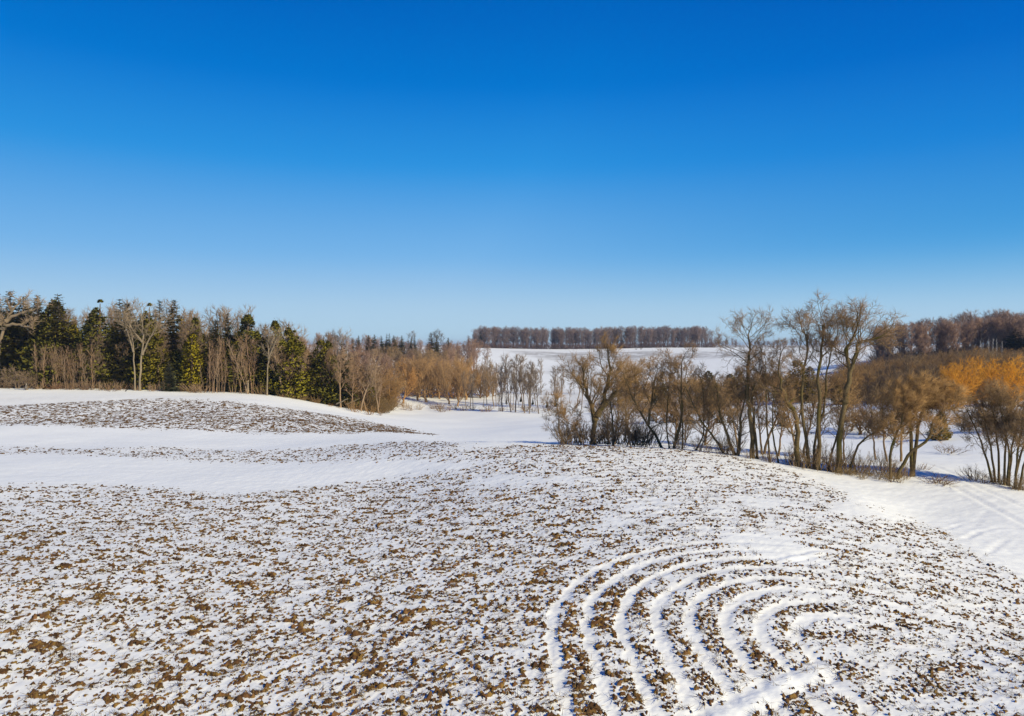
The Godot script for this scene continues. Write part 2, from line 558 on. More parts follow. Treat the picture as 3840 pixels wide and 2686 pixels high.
# straw and broken stalks lying about the near lumps
func stubble(field: Node3D) -> void:
	var w := Wood.new()
	for k in 5:
		var d := Vector3(rng.randfn(), rng.randf_range(0.1, 0.7), rng.randfn()).normalized()
		w.spike(Vector3(rng.randfn() * 0.05, 0, rng.randfn() * 0.05), d * rng.randf_range(0.12, 0.32), 0.006, Color.WHITE)
	var spots := []
	for k in 22000:
		var r := 13.0 * pow(4.2, rng.randf())
		var az := rng.randf_range(-0.7, 0.7)
		var x := sin(az) * r
		var z := -cos(az) * r
		var fu := furrow(x, z)
		var cov := share(az, log(r), x, z, fu)
		if cov < 0.05:
			continue
		var s := clods(x, z)
		if s < 0.245 * quantile(cov) - 0.06:
			continue
		spots.append([x, ground(x, z) + snow_rise(x, z, s, fu, r) + 0.01, z])
	var mm := MultiMesh.new()
	mm.transform_format = MultiMesh.TRANSFORM_3D
	mm.use_colors = true
	mm.mesh = w.mesh()
	mm.instance_count = spots.size()
	for k in spots.size():
		var p: Array = spots[k]
		var b := Basis(Vector3.UP, rng.randf() * TAU).scaled(Vector3.ONE * rng.randf_range(0.5, 1.3))
		mm.set_instance_transform(k, Transform3D(b, Vector3(p[0], p[1], p[2])))
		mm.set_instance_color(k, Color(0.09, 0.055, 0.03).lerp(Color(0.36, 0.24, 0.09), pow(rng.randf(), 1.5)))
	var o := MultiMeshInstance3D.new()
	o.name = "straw_stubble"
	o.multimesh = mm
	o.material_override = mats.plain
	o.set_meta("kind", "stuff")
	field.add_child(o)

func soil_mesh(v: PackedVector3Array, ind: PackedInt32Array) -> ArrayMesh:
	var at := PackedInt32Array()
	var seen := {}
	var big := ind.size() > 6000
	if big:
		at.resize(v.size())
		at.fill(-1)
	var nv := PackedVector3Array()
	var col := PackedColorArray()
	var ni := PackedInt32Array()
	ni.resize(ind.size())
	for k in ind.size():
		var o := ind[k]
		var t: int = at[o] if big else seen.get(o, -1)
		if t < 0:
			t = nv.size()
			if big:
				at[o] = t
			else:
				seen[o] = t
			var p := v[o]
			nv.append(p)
			var w := tone_noise.get_noise_2d(p.x * 1.2, p.z * 1.2)
			var y := fine_noise.get_noise_2d(p.x * 0.5 + 50.0, p.z * 0.5)
			var cc := Color(0.142, 0.072, 0.030) * (1.0 + 0.7 * w)
			if y > 0.12:
				cc = cc.lerp(Color(0.29, 0.18, 0.05), clampf((y - 0.12) * 3.5, 0.0, 0.7))
			elif y < -0.25:
				cc = cc.lerp(Color(0.055, 0.035, 0.024), 0.6)
			col.append(cc)
		ni[k] = t
	return arrays(nv, col, ni)

# ------------------------------------------------------------------ scene building
func numbered(called: String) -> String:
	var k: int = used.get(called, 0)
	used[called] = k + 1
	return called if k == 0 else "%s_%03d" % [called, k]

func struct(called: String, m: Mesh, mat: Material) -> MeshInstance3D:
	var o := MeshInstance3D.new()
	o.name = numbered(called)
	o.mesh = m
	o.material_override = mat
	o.set_meta("kind", "structure")
	add_child(o)
	return o

func part(owner_: Node3D, called: String, m: Mesh, mat: Material) -> MeshInstance3D:
	var o := MeshInstance3D.new()
	o.name = called
	o.mesh = m
	o.material_override = mat
	owner_.add_child(o, true)
	return o

func tag(o: Node3D, label: String, category: String, group := "") -> void:
	o.set_meta("label", label)
	o.set_meta("category", category)
	if group:
		o.set_meta("group", group)

func rv() -> Vector3:
	return Vector3(rng.randfn(), rng.randfn(), rng.randfn()).normalized()

func jit(c: Color, k := 0.25) -> Color:
	return c * rng.randf_range(1.0 - k, 1.0 + k)

# a limb and all that grows from it; b takes wood, t takes fine twigs
func limb(b: Wood, t: Wood, p: Vector3, d: Vector3, length: float, r: float, lvl: int, o: Dictionary) -> void:
	var lite: bool = o.get("lite", false)
	var steps: int = [5, 4, 3, 3][lvl] if lite else [7, 6, 4, 3][lvl]
	var pts := PackedVector3Array([p])
	var rads := PackedFloat32Array([r])
	var dirs := [d]
	var tip: float = maxf(r * 0.28, o.tw_r * 0.8)
	for k in steps:
		d = (d + rv() * float(o.wig) + Vector3.UP * float(o.up[lvl])).normalized()
		p += d * length / steps
		pts.append(p)
		dirs.append(d)
		rads.append(lerpf(r, tip, float(k + 1) / steps))
	var col: Color = o.wood if lvl < 2 else o.twig
	(b if lvl < 2 else t).tube(pts, rads, ([5, 3, 3, 3] if lite else [6, 5, 3, 3])[lvl], jit(col, 0.15), o.get("moss", 0.0) if lvl < 2 else 0.0, rng if lvl < 2 else null)
	var last: bool = lvl >= int(o.levels)
	var count: int = int(o.tw_n) if last else int(o.n[lvl])
	for k in count:
		var f := lerpf(o.get("from", 0.25), 1.0, (k + rng.randf()) / count) * steps
		var s := mini(int(f), steps - 1)
		var q: Vector3 = pts[s].lerp(pts[s + 1], f - s)
		var dd: Vector3 = dirs[s + 1]
		var axis := dd.cross(rv()).normalized()
		if last:
			var nd := dd.rotated(axis, deg_to_rad(rng.randf_range(15.0, 65.0))) + Vector3.UP * float(o.get("tw_up", 0.1))
			t.spike(q, nd.normalized() * float(o.tw_len) * rng.randf_range(0.5, 1.3), float(o.tw_r), jit(o.twig, 0.3))
		else:
			var nd := dd.rotated(axis, deg_to_rad(float(o.ang) * rng.randf_range(0.6, 1.35)))
			limb(b, t, q, nd, length * float(o.ratio) * rng.randf_range(0.7, 1.2) * (1.15 - 0.5 * f / steps), maxf(lerpf(r, tip, f / steps) * float(o.get("thin", 0.6)), float(o.tw_r)), lvl + 1, o)

# a leafless tree: stems are polylines of the trunk
func bare_tree(stems: Array, o: Dictionary) -> Array:
	var b := Wood.new()
	var t := Wood.new()
	for st in stems:
		var path: PackedVector3Array = st
		var fine := PackedVector3Array()
		var n := path.size()
		for k in n - 1:
			var p0 := path[maxi(k - 1, 0)]
			var p3 := path[mini(k + 2, n - 1)]
			var parts := 4
			for s in parts:
				var q := path[k].cubic_interpolate(path[k + 1], p0, p3, float(s) / parts)
				if k + s > 0:
					q += rv() * float(o.r0) * 0.45
				fine.append(q)
		fine.append(path[n - 1])
		n = fine.size()
		var rads := PackedFloat32Array()
		var r0: float = o.r0
		for k in n:
			var f := float(k) / (n - 1)
			rads.append(r0 * lerpf(1.0, float(o.get("tip", 0.3)), pow(f, 0.9)) * (1.0 + 0.5 * maxf(0.0, 1.0 - f * 14.0)))
		b.tube(fine, rads, 9 if r0 > 0.12 else 6, o.wood, o.get("moss", 0.0), rng)
		var count: int = o.n0
		var turn := rng.randf() * TAU
		for k in count:
			turn += 2.4 + rng.randf_range(-0.5, 0.5)
			var f := lerpf(float(o.start), 0.97, (k + rng.randf() * 0.8) / count)
			var s := mini(int(f * (n - 1)), n - 2)
			var q := fine[s].lerp(fine[s + 1], f * (n - 1) - s)
			var td := (fine[s + 1] - fine[s]).normalized()
			var out := Vector3(cos(turn), 0, sin(turn))
			var a := deg_to_rad(float(o.a0) * rng.randf_range(0.75, 1.25))
			var nd := (td * cos(a) + out * sin(a)).normalized()
			var shape: float = lerpf(float(o.low), 1.0, clampf((f - float(o.start)) / 0.4, 0.0, 1.0)) * lerpf(1.0, float(o.top), clampf((f - 0.6) / 0.4, 0.0, 1.0))
			limb(b, t, q, nd, float(o.L) * shape * rng.randf_range(0.75, 1.2), maxf(rads[s] * float(o.get("limb_r", 0.5)), float(o.tw_r) * 1.5), 0, o)
		limb(b, t, fine[n - 1], (fine[n - 1] - fine[n - 2]).normalized(), float(o.L) * float(o.top) * 0.9, rads[n - 1], 0, o)
	return [b.mesh(), t.mesh()]

func straight(h: float, lean: float, bends := 3) -> PackedVector3Array:
	var p := PackedVector3Array([Vector3(0, -0.4, 0)])
	var d := Vector3(rng.randfn() * lean, 1, rng.randfn() * lean)
	for k in bends:
		d += Vector3(rng.randfn(), 0, rng.randfn()) * lean * 0.8
		p.append(p[p.size() - 1] + d * (h / bends) / d.y)
	return p

func spruce(h: float, w: float, green: Color, droop: float, open: float) -> Array:
	var b := Wood.new()
	var t := Wood.new()
	b.tube(PackedVector3Array([Vector3(0, -0.4, 0), Vector3(0.05, h * 0.5, 0.03), Vector3(0, h, 0)]), PackedFloat32Array([h * 0.018, h * 0.011, 0.02]), 7, Color(0.09, 0.07, 0.05), 0.0, rng)
	var y := h * rng.randf_range(0.06, 0.14)
	while y < h * 0.985:
		var f := y / h
		var reach := w * pow(1.0 - f, 0.72) * rng.randf_range(0.85, 1.1) + 0.18
		var count := int(lerpf(12.0, 4.0, f))
		var turn := rng.randf() * TAU
		var lift := lerpf(-droop, 0.35, pow(f, 1.5))
		for k in count:
			turn += TAU / count * rng.randf_range(0.75, 1.25)
			var l := reach * rng.randf_range(0.55, 1.12)
			if rng.randf() < open:
				continue
			var out := Vector3(cos(turn), 0, sin(turn))
			var sidev := Vector3(-out.z, 0, out.x)
			var a := Vector3(0, y + rng.randf_range(-0.15, 0.15), 0)
			var e := a + out * l + Vector3.UP * (l * lift)
			b.tube(PackedVector3Array([a, e]), PackedFloat32Array([0.035 + 0.006 * l, 0.012]), 3, Color(0.07, 0.055, 0.04))
			var m := maxi(3, int(l / 0.2))
			for s in m:
				var g := (s + rng.randf()) / m
				if g < 0.15:
					continue
				var q := a.lerp(e, g) + Vector3.UP * (-0.14 * l * sin(g * PI) * droop * 2.0)
				var wide := (1.0 - g * 0.5) * 0.4 * clampf(l * 0.5, 0.24, 1.25)
				var col := green * rng.randf_range(0.55, 1.5)
				for sd in [-1.0, 1.0]:
					var dv: Vector3 = (out * rng.randf_range(0.2, 0.8) + sidev * sd * rng.randf_range(0.6, 1.1) + Vector3.DOWN * rng.randf_range(0.05, 0.75)) * wide * 1.8
					t.leaf(q, dv, dv.cross(out + rv() * 0.5).normalized() * wide * 0.42, (Vector3.UP + out * 0.7 + rv() * 0.5).normalized(), col)
				if rng.randf() < 0.5:
					var du := (out * 0.5 + Vector3.UP * rng.randf_range(0.1, 0.7) + rv() * 0.4) * wide
					t.leaf(q, du, du.cross(rv()).normalized() * wide * 0.25, (Vector3.UP + out).normalized(), col * 1.2)
		y += lerpf(0.33, 0.24, f) * h / 15.0 * rng.randf_range(0.8, 1.2) + 0.04
	return [b.mesh(), t.mesh()]

# cedar: dense upright sprays through an egg- or flame-shaped volume, broken by hollows
func cedar(h: float, w: float, green: Color, fat: float, point := 0.62) -> Array:
	var b := Wood.new()
	var t := Wood.new()
	b.tube(PackedVector3Array([Vector3(0, -0.4, 0), Vector3(0.04, h * 0.5, 0), Vector3(0, h * 0.95, 0)]), PackedFloat32Array([h * 0.022, h * 0.014, 0.02]), 7, Color(0.13, 0.09, 0.06), 0.0, rng)
	var hollow := FastNoiseLite.new()
	hollow.seed = rng.randi() % 1000
	hollow.frequency = 0.42
	var count := int(2100.0 * fat)
	for k in count:
		var f := pow(rng.randf(), 1.25)
		var reach := w * pow(1.0 - f, point) * minf(1.0, 0.5 + f * 3.2)
		var a := rng.randf() * TAU
		var out := Vector3(cos(a), 0, sin(a))
		var rr := reach * sqrt(rng.randf_range(0.12, 1.0))
		var q := out * rr + Vector3(0, f * h * 0.97 + 0.15, 0)
		var hn := hollow.get_noise_3d(q.x * 1.3, q.y, q.z * 1.3)
		if hn < -0.14 and rr > reach * 0.35:
			continue
		q += out * hn * (0.8 if point < 0.7 else 1.5 * (1.0 - f))
		var col := green * rng.randf_range(0.55, 1.45)
		var l := (rng.randf_range(0.28, 0.62) * (1.0 - 0.35 * f) if point < 0.7 else rng.randf_range(0.2, 0.44) * (1.0 - 0.5 * f))
		for s in 2:
			var dv := (Vector3.UP * rng.randf_range(0.3, 1.0) + out * rng.randf_range(0.2, 0.9) + rv() * 0.55).normalized() * l
			t.leaf(q, dv, dv.cross(rv()).normalized() * l * 0.26, (out + Vector3.UP * 0.5 + rv() * 0.6).normalized(), col)
	for k in int(h * 5):
		var f := rng.randf_range(0.08, 0.9)
		var a := rng.randf() * TAU
		b.spike(Vector3(0, f * h, 0), Vector3(cos(a), 0.5, sin(a)) * w * (1.0 - f) * 0.9, 0.04, Color(0.12, 0.085, 0.055))
	return [b.mesh(), t.mesh()]

func bush(h: float, w: float, stems: int, twigs: int, col: Color, thick: float) -> Array:
	var b := Wood.new()
	var t := Wood.new()
	for k in stems:
		var a := rng.randf() * TAU
		var p := Vector3(cos(a), 0, sin(a)) * rng.randf() * w * 0.3 + Vector3.DOWN * 0.15
		var d := Vector3(cos(a) * rng.randf() * w / h, 1, sin(a) * rng.randf() * w / h)
		var l := h * rng.randf_range(0.6, 1.05)
		var pts := PackedVector3Array([p])
		for s in 4:
			d = (d + rv() * 0.22 + Vector3.UP * 0.05).normalized()
			pts.append(pts[s] + d * l / 4.0)
		b.tube(pts, PackedFloat32Array([thick, thick * 0.85, thick * 0.65, thick * 0.45, thick * 0.25]), 4, jit(col, 0.3))
		for s in twigs:
			var f := rng.randf_range(0.8, 3.99)
			var i := int(f)
			var dd := pts[i + 1] - pts[i]
			t.spike(pts[i].lerp(pts[i + 1], f - i), (dd.normalized() + rv() * 0.75).normalized() * h * rng.randf_range(0.1, 0.28), thick * 0.36, jit(col, 0.35))
	return [b.mesh(), t.mesh()]

func proto(kind: String, meshes: Array, wood: String) -> void:
	var o := Node3D.new()
	part(o, "trunk", meshes[0], mats[wood])
	part(o, "crown", meshes[1], mats[wood])
	if not protos.has(kind):
		protos[kind] = []
	protos[kind].append(o)

func tinted(tint: Color) -> StandardMaterial3D:
	var key := tint.to_html()
	if not mats.has(key):
		mats[key] = plant_material(tint)
	return mats[key]

func plant_material(tint := Color.WHITE) -> StandardMaterial3D:
	var m := StandardMaterial3D.new()
	m.vertex_color_use_as_albedo = true
	m.albedo_color = tint
	m.roughness = 0.9
	m.metallic_specular = 0.25
	return m

# one plant: a copy of one of its kind's forms
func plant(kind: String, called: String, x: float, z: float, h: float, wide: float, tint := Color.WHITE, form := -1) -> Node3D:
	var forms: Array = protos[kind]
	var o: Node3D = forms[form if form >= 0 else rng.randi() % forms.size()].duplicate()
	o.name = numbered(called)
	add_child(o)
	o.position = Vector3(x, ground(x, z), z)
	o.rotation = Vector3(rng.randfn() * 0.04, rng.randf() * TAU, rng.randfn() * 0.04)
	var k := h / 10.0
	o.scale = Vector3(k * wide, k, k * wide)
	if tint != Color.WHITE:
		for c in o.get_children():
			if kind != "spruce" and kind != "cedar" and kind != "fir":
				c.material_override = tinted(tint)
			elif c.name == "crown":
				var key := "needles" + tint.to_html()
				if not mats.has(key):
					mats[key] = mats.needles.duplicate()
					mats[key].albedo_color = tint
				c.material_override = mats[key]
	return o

const TENS := ["", "", "twenty", "thirty", "forty", "fifty", "sixty", "seventy", "eighty", "ninety"]
const ONES := ["zeroth", "first", "second", "third", "fourth", "fifth", "sixth", "seventh", "eighth", "ninth", "tenth", "eleventh", "twelfth", "thirteenth", "fourteenth", "fifteenth", "sixteenth", "seventeenth", "eighteenth", "nineteenth"]

func ordinal(k: int) -> String:
	if k < 20:
		return ONES[k]
	if k % 10 == 0:
		return TENS[k / 10].replace("ty", "tieth")
	return TENS[k / 10] + "-" + ONES[k % 10]

# plants along a line (a to b, each x and z), scattered; a label with %s counts them from the left, one without is shared
func row(kind: String, called: String, category: String, a: Vector2, b: Vector2, n: int, low: float, high: float, scatter: Vector2, wide: float, tints: Array, label: String, group: String) -> void:
	var made := []
	for k in n:
		var p := a.lerp(b, (k + rng.randf()) / n)
		var away := p.normalized()
		p += away * rng.randf_range(-scatter.y, scatter.y) + Vector2(-away.y, away.x) * rng.randf_range(-scatter.x, scatter.x)
		var tint: Color = tints[rng.randi() % tints.size()]
		made.append([p.x / -p.y, plant(kind, called, p.x, p.y, rng.randf_range(low, high), wide * rng.randf_range(0.8, 1.2), tint)])
	made.sort_custom(func(p, q): return p[0] < q[0])
	for k in made.size():
		tag(made[k][1], label % ordinal(k + 1) if label.contains("%s") else label, category, group)

func bark_texture() -> NoiseTexture2D:
	var n := FastNoiseLite.new()
	n.noise_type = FastNoiseLite.TYPE_SIMPLEX
	n.frequency = 0.03
	n.fractal_octaves = 5
	var t := NoiseTexture2D.new()
	t.noise = n
	t.width = 256
	t.height = 256
	t.seamless = true
	var g := Gradient.new()
	g.set_color(0, Color(0.55, 0.55, 0.55))
	g.set_color(1, Color(1, 1, 1))
	t.color_ramp = g
	return t

func relief(freq: float, strength: float, octaves: int) -> NoiseTexture2D:
	var n := FastNoiseLite.new()
	n.noise_type = FastNoiseLite.TYPE_SIMPLEX_SMOOTH
	n.frequency = freq
	n.fractal_octaves = octaves
	var t := NoiseTexture2D.new()
	t.noise = n
	t.width = 512
	t.height = 512
	t.seamless = true
	t.as_normal_map = true
	t.bump_strength = strength
	return t

func sky_panorama() -> ImageTexture:
	# rows of the clear sky: elevation in degrees, sRGB colour
	var rows := [[0.0, 184, 214, 233], [3.0, 171, 206, 233], [7.0, 120, 181, 233], [14.0, 44, 147, 224], [20.0, 2, 118, 208], [25.0, 0, 102, 194], [40.0, 0, 80, 165], [90.0, 0, 66, 140]]
	var w := 512
	var h := 256
	var im := Image.create_empty(w, h, false, Image.FORMAT_RGBAF)
	var sun := sun_dir()
	for j in h:
		var el := 90.0 - (j + 0.5) / h * 180.0
		var e := maxf(el, 0.0)
		var k := 0
		while k < rows.size() - 2 and rows[k + 1][0] < e:
			k += 1
		var t: float = clampf((e - rows[k][0]) / (rows[k + 1][0] - rows[k][0]), 0.0, 1.0)
		var a := Color8(rows[k][1], rows[k][2], rows[k][3]).srgb_to_linear()
		var b := Color8(rows[k + 1][1], rows[k + 1][2], rows[k + 1][3]).srgb_to_linear()
		var c := a.lerp(b, t)
		if el < 0.0:
			c = Color(0.55, 0.58, 0.62)
		for i in w:
			var az := ((i + 0.5) / w - 0.5) * TAU
			var d := Vector3(sin(az) * cos(deg_to_rad(el)), sin(deg_to_rad(el)), -cos(az) * cos(deg_to_rad(el)))
			var g := d.dot(sun)
			# scattered light is weakest at right angles to the sun
			var p := minf(g * g - 0.41, 0.0) * smoothstep(1.0, 9.0, el)
			var q := Color(c.r * (1.0 + 1.6 * p), c.g * (1.0 + 0.6 * p), c.b * (1.0 + 0.25 * p))
			im.set_pixel(i, j, q)
	return ImageTexture.create_from_image(im)

func sun_dir() -> Vector3:
	var el := deg_to_rad(32.0)
	var az := deg_to_rad(130.0)        # from straight ahead, clockwise: to the right and a little behind
	return Vector3(sin(az) * cos(el), sin(el), -cos(az) * cos(el))

func _ready() -> void:
	var cam := Camera3D.new()
	cam.name = "camera"
	cam.fov = rad_to_deg(2.0 * atan(358.0 / 705.0))
	cam.near = 0.1
	cam.far = 9000.0
	add_child(cam)
	cam.position = Vector3(0, EYE, 0)
	cam.rotation.x = -atan(13.0 / 705.0)
	cam.current = true
	var env := Environment.new()
	env.background_mode = Environment.BG_SKY
	var sky := Sky.new()
	var pano := PanoramaSkyMaterial.new()
	pano.panorama = sky_panorama()
	sky.sky_material = pano
	env.sky = sky
	env.tonemap_mode = Environment.TONE_MAPPER_LINEAR
	env.tonemap_exposure = 1.0
	env.sdfgi_enabled = true
	env.ssao_enabled = true
	env.ssil_enabled = true
	env.fog_enabled = true
	env.fog_mode = Environment.FOG_MODE_EXPONENTIAL
	env.fog_density = 0.00013
	env.fog_light_color = Color(0.72, 0.82, 0.95)
	var we := WorldEnvironment.new()
	we.name = "world"
	we.environment = env
	add_child(we)
	var sun := DirectionalLight3D.new()
	sun.name = "sun"
	sun.light_energy = 1.58
	sun.light_color = Color(1.0, 0.955, 0.815)
	sun.light_angular_distance = 0.5
	sun.shadow_enabled = true
	add_child(sun)
	sun.look_at_from_position(Vector3.ZERO, -sun_dir(), Vector3.UP)

	rng.seed = 20240219
	clod_noise.seed = 11
	clod_noise.frequency = 6.2
	clod_noise.fractal_octaves = 4
	clod_noise.fractal_gain = 0.5
	clod_noise.fractal_lacunarity = 2.1
	fine_noise.seed = 5
	fine_noise.frequency = 7.0
	fine_noise.fractal_octaves = 2
	drift_noise.seed = 3
	drift_noise.frequency = 0.55
	drift_noise.fractal_octaves = 3
	broad_noise.seed = 8
	broad_noise.frequency = 0.035
	broad_noise.fractal_octaves = 2
	tone_noise.seed = 21
	tone_noise.frequency = 0.8
	tone_noise.fractal_octaves = 3
	var snow := StandardMaterial3D.new()
	snow.vertex_color_use_as_albedo = true
	snow.roughness = 0.75
	snow.metallic_specular = 0.3
	snow.normal_enabled = true
	snow.normal_texture = relief(0.02, 3.0, 4)
	snow.normal_scale = 0.5
	snow.uv1_triplanar = true
	snow.uv1_world_triplanar = true
	snow.uv1_scale = Vector3(0.13, 0.3, 0.5)
	mats.snow = snow
	var earth := StandardMaterial3D.new()
	earth.vertex_color_use_as_albedo = true
	earth.roughness = 0.95
	earth.metallic_specular = 0.2
	earth.normal_enabled = true
	earth.normal_texture = relief(0.05, 8.0, 4)
	earth.normal_scale = 1.0
	earth.uv1_triplanar = true
	earth.uv1_world_triplanar = true
	earth.uv1_scale = Vector3(1.6, 1.6, 1.6)
	mats.soil = earth
	mats.plain = plant_material()
	var needles := plant_material()
	needles.backlight_enabled = true
	needles.backlight = Color(0.5, 0.5, 0.4)
	mats.needles = needles
	var bark := plant_material()
	bark.albedo_texture = bark_texture()
	bark.uv1_triplanar = true
	bark.uv1_scale = Vector3(2.2, 0.7, 2.2)
	mats.bark = bark
	var t0 := Time.get_ticks_msec()
	solve_levels()
	mark_soil()
	print("terrain ", Time.get_ticks_msec() - t0)
	snow_sheet()
	print("snow ", Time.get_ticks_msec() - t0)
	soil()
	print("soil ", Time.get_ticks_msec() - t0)
	grow_forms()
	print("forms ", Time.get_ticks_msec() - t0)
	plant_woods()
	plant_near_trees()
	small_things()
	for k in protos:
		for o in protos[k]:
			o.free()
	print("plants ", Time.get_ticks_msec() - t0)

func groove(line: PackedVector2Array, x: float, z: float, wide: float, deep: float) -> float:
	var p := Vector2(x, z)
	var best := 1e9
	for k in line.size() - 1:
		best = minf(best, p.distance_squared_to(Geometry2D.get_closest_point_to_segment(p, line[k], line[k + 1])))
	if best > wide * wide * 9.0:
		return 0.0
	var q := sqrt(best) / wide
	return deep * (0.7 * exp(-pow(q - 1.7, 2.0) * 3.0) - exp(-q * q * 1.6))

func L(r: float, g: float, b: float) -> Color:
	return Color(r, g, b).linear_to_srgb()

# distinct plants given one by one: x, z, height, width; the label counts them from the left
func line(kind: String, called: String, category: String, items: Array, tints: Array, label: String, group: String) -> void:
	var made := []
	for it in items:
		made.append([it[0] / -it[1], plant(kind, called, it[0], it[1], it[2], it[3], tints[rng.randi() % tints.size()])])
	made.sort_custom(func(p, q): return p[0] < q[0])
	for k in made.size():
		tag(made[k][1], label % ordinal(k + 1) if label.contains("%s") else label, category, group)

# every form stands 10 m tall; copies are scaled to the height wanted
func grow_forms() -> void:
	var white := Color(0.95, 0.95, 0.95)
	var dull := Color(0.8, 0.8, 0.8)
	for k in 6:
		var o := {"r0": 0.13, "tip": 0.3, "n0": 13, "start": 0.34, "a0": 38.0, "L": 2.5, "low": 0.8, "top": 0.55, "up": [0.12, 0.1, 0.05, 0.0], "wig": 0.17, "ang": 40.0, "ratio": 0.5, "n": [6, 4], "levels": 1, "tw_n": 8, "tw_len": 0.7, "tw_r": 0.02, "wood": dull, "twig": white, "from": 0.2, "lite": true}
		proto("ash", bare_tree([straight(8.6, 0.07)], o), "plain")
	for k in 6:
		var o := {"r0": 0.16, "tip": 0.35, "n0": 17, "start": 0.3, "a0": 44.0, "L": 2.7, "low": 0.55, "top": 0.75, "up": [0.16, 0.1, 0.05, 0.0], "wig": 0.18, "ang": 42.0, "ratio": 0.52, "n": [6, 4], "levels": 1, "tw_n": 9, "tw_len": 0.8, "tw_r": 0.02, "wood": dull, "twig": white, "from": 0.2, "lite": true}
		proto("maple", bare_tree([straight(8.0, 0.05)], o), "plain")
	for k in 5:
		var o := {"r0": 0.2, "tip": 0.35, "n0": 15, "start": 0.16, "a0": 44.0, "L": 4.4, "low": 0.85, "top": 0.6, "up": [0.2, 0.16, 0.05, 0.0], "wig": 0.16, "ang": 34.0, "ratio": 0.48, "n": [8, 4], "levels": 1, "tw_n": 11, "tw_len": 1.0, "tw_r": 0.016, "tw_up": 0.35, "wood": dull, "twig": white, "from": 0.15, "lite": true}
		proto("willow", bare_tree([straight(6.2, 0.1)], o), "plain")
	for k in 6:
		var o := {"r0": 0.05, "tip": 0.3, "n0": 13, "start": 0.3, "a0": 26.0, "L": 1.5, "low": 0.9, "top": 0.6, "up": [0.1, 0.1, 0.0, 0.0], "wig": 0.14, "ang": 30.0, "ratio": 0.5, "n": [4], "levels": 0, "tw_n": 6, "tw_len": 0.55, "tw_r": 0.014, "wood": white, "twig": white, "from": 0.15, "lite": true}
		proto("sapling", bare_tree([straight(9.2, 0.05)], o), "plain")
	for k in 5:
		var o := {"r0": 0.2, "tip": 0.4, "n0": 17, "start": 0.08, "a0": 58.0, "L": 4.2, "low": 0.75, "top": 0.8, "up": [0.15, 0.1, 0.05, 0.0], "wig": 0.27, "ang": 42.0, "ratio": 0.52, "n": [8, 4], "levels": 1, "tw_n": 12, "tw_len": 0.75, "tw_r": 0.018, "tw_up": 0.25, "wood": dull, "twig": white, "from": 0.12, "lite": true}
		proto("rounded", bare_tree([straight(5.6, 0.1)], o), "plain")
	for k in 5:
		proto("bush", bush(10.0, 11.0, 20, 18, white, 0.11), "plain")
	for k in 3:
		proto("spreading", bare_tree([straight(4.5, 0.16), straight(4.0, 0.3)], {"r0": 0.2, "tip": 0.4, "n0": 9, "start": 0.25, "a0": 58.0, "L": 4.4, "low": 0.9, "top": 0.9, "up": [0.06, 0.03, 0.0, 0.0], "wig": 0.24, "ang": 44.0, "ratio": 0.5, "n": [7, 4], "levels": 1, "tw_n": 11, "tw_len": 0.9, "tw_r": 0.02, "wood": dull, "twig": white, "from": 0.2, "lite": true}), "plain")
	for k in 4:
		proto("spruce", spruce(10.0, [2.3, 2.0, 2.7, 2.2][k], Color.WHITE, [0.25, 0.12, 0.3, 0.2][k], [0.04, 0.12, 0.08, 0.2][k]), "plain")
	for k in 4:
		proto("fir", cedar(10.0, [2.5, 2.9, 2.2, 2.6][k], Color.WHITE, 2.5, [0.95, 1.05, 0.9, 1.1][k]), "plain")
		proto("cedar", cedar(10.0, [2.3, 2.9, 2.0, 2.6][k], Color.WHITE, 1.0), "plain")


# brush nobody could count: one object of many clumps over a sector of the wood floor
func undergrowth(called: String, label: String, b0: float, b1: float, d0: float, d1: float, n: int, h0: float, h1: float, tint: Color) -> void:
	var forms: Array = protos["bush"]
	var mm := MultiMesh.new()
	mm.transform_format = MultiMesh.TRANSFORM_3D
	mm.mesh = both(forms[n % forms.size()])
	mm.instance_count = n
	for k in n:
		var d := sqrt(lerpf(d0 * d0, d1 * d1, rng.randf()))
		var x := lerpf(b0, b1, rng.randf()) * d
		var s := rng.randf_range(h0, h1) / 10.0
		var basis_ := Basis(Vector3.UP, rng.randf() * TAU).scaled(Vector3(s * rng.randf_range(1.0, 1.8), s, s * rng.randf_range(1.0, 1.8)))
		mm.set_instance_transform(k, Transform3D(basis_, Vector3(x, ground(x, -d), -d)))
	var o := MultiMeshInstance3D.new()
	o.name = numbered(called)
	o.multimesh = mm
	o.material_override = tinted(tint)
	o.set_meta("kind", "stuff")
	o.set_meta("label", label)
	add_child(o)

func both(form: Node3D) -> ArrayMesh:
	var st := SurfaceTool.new()
	for c in form.get_children():
		st.append_from(c.mesh, 0, Transform3D())
	return st.commit()

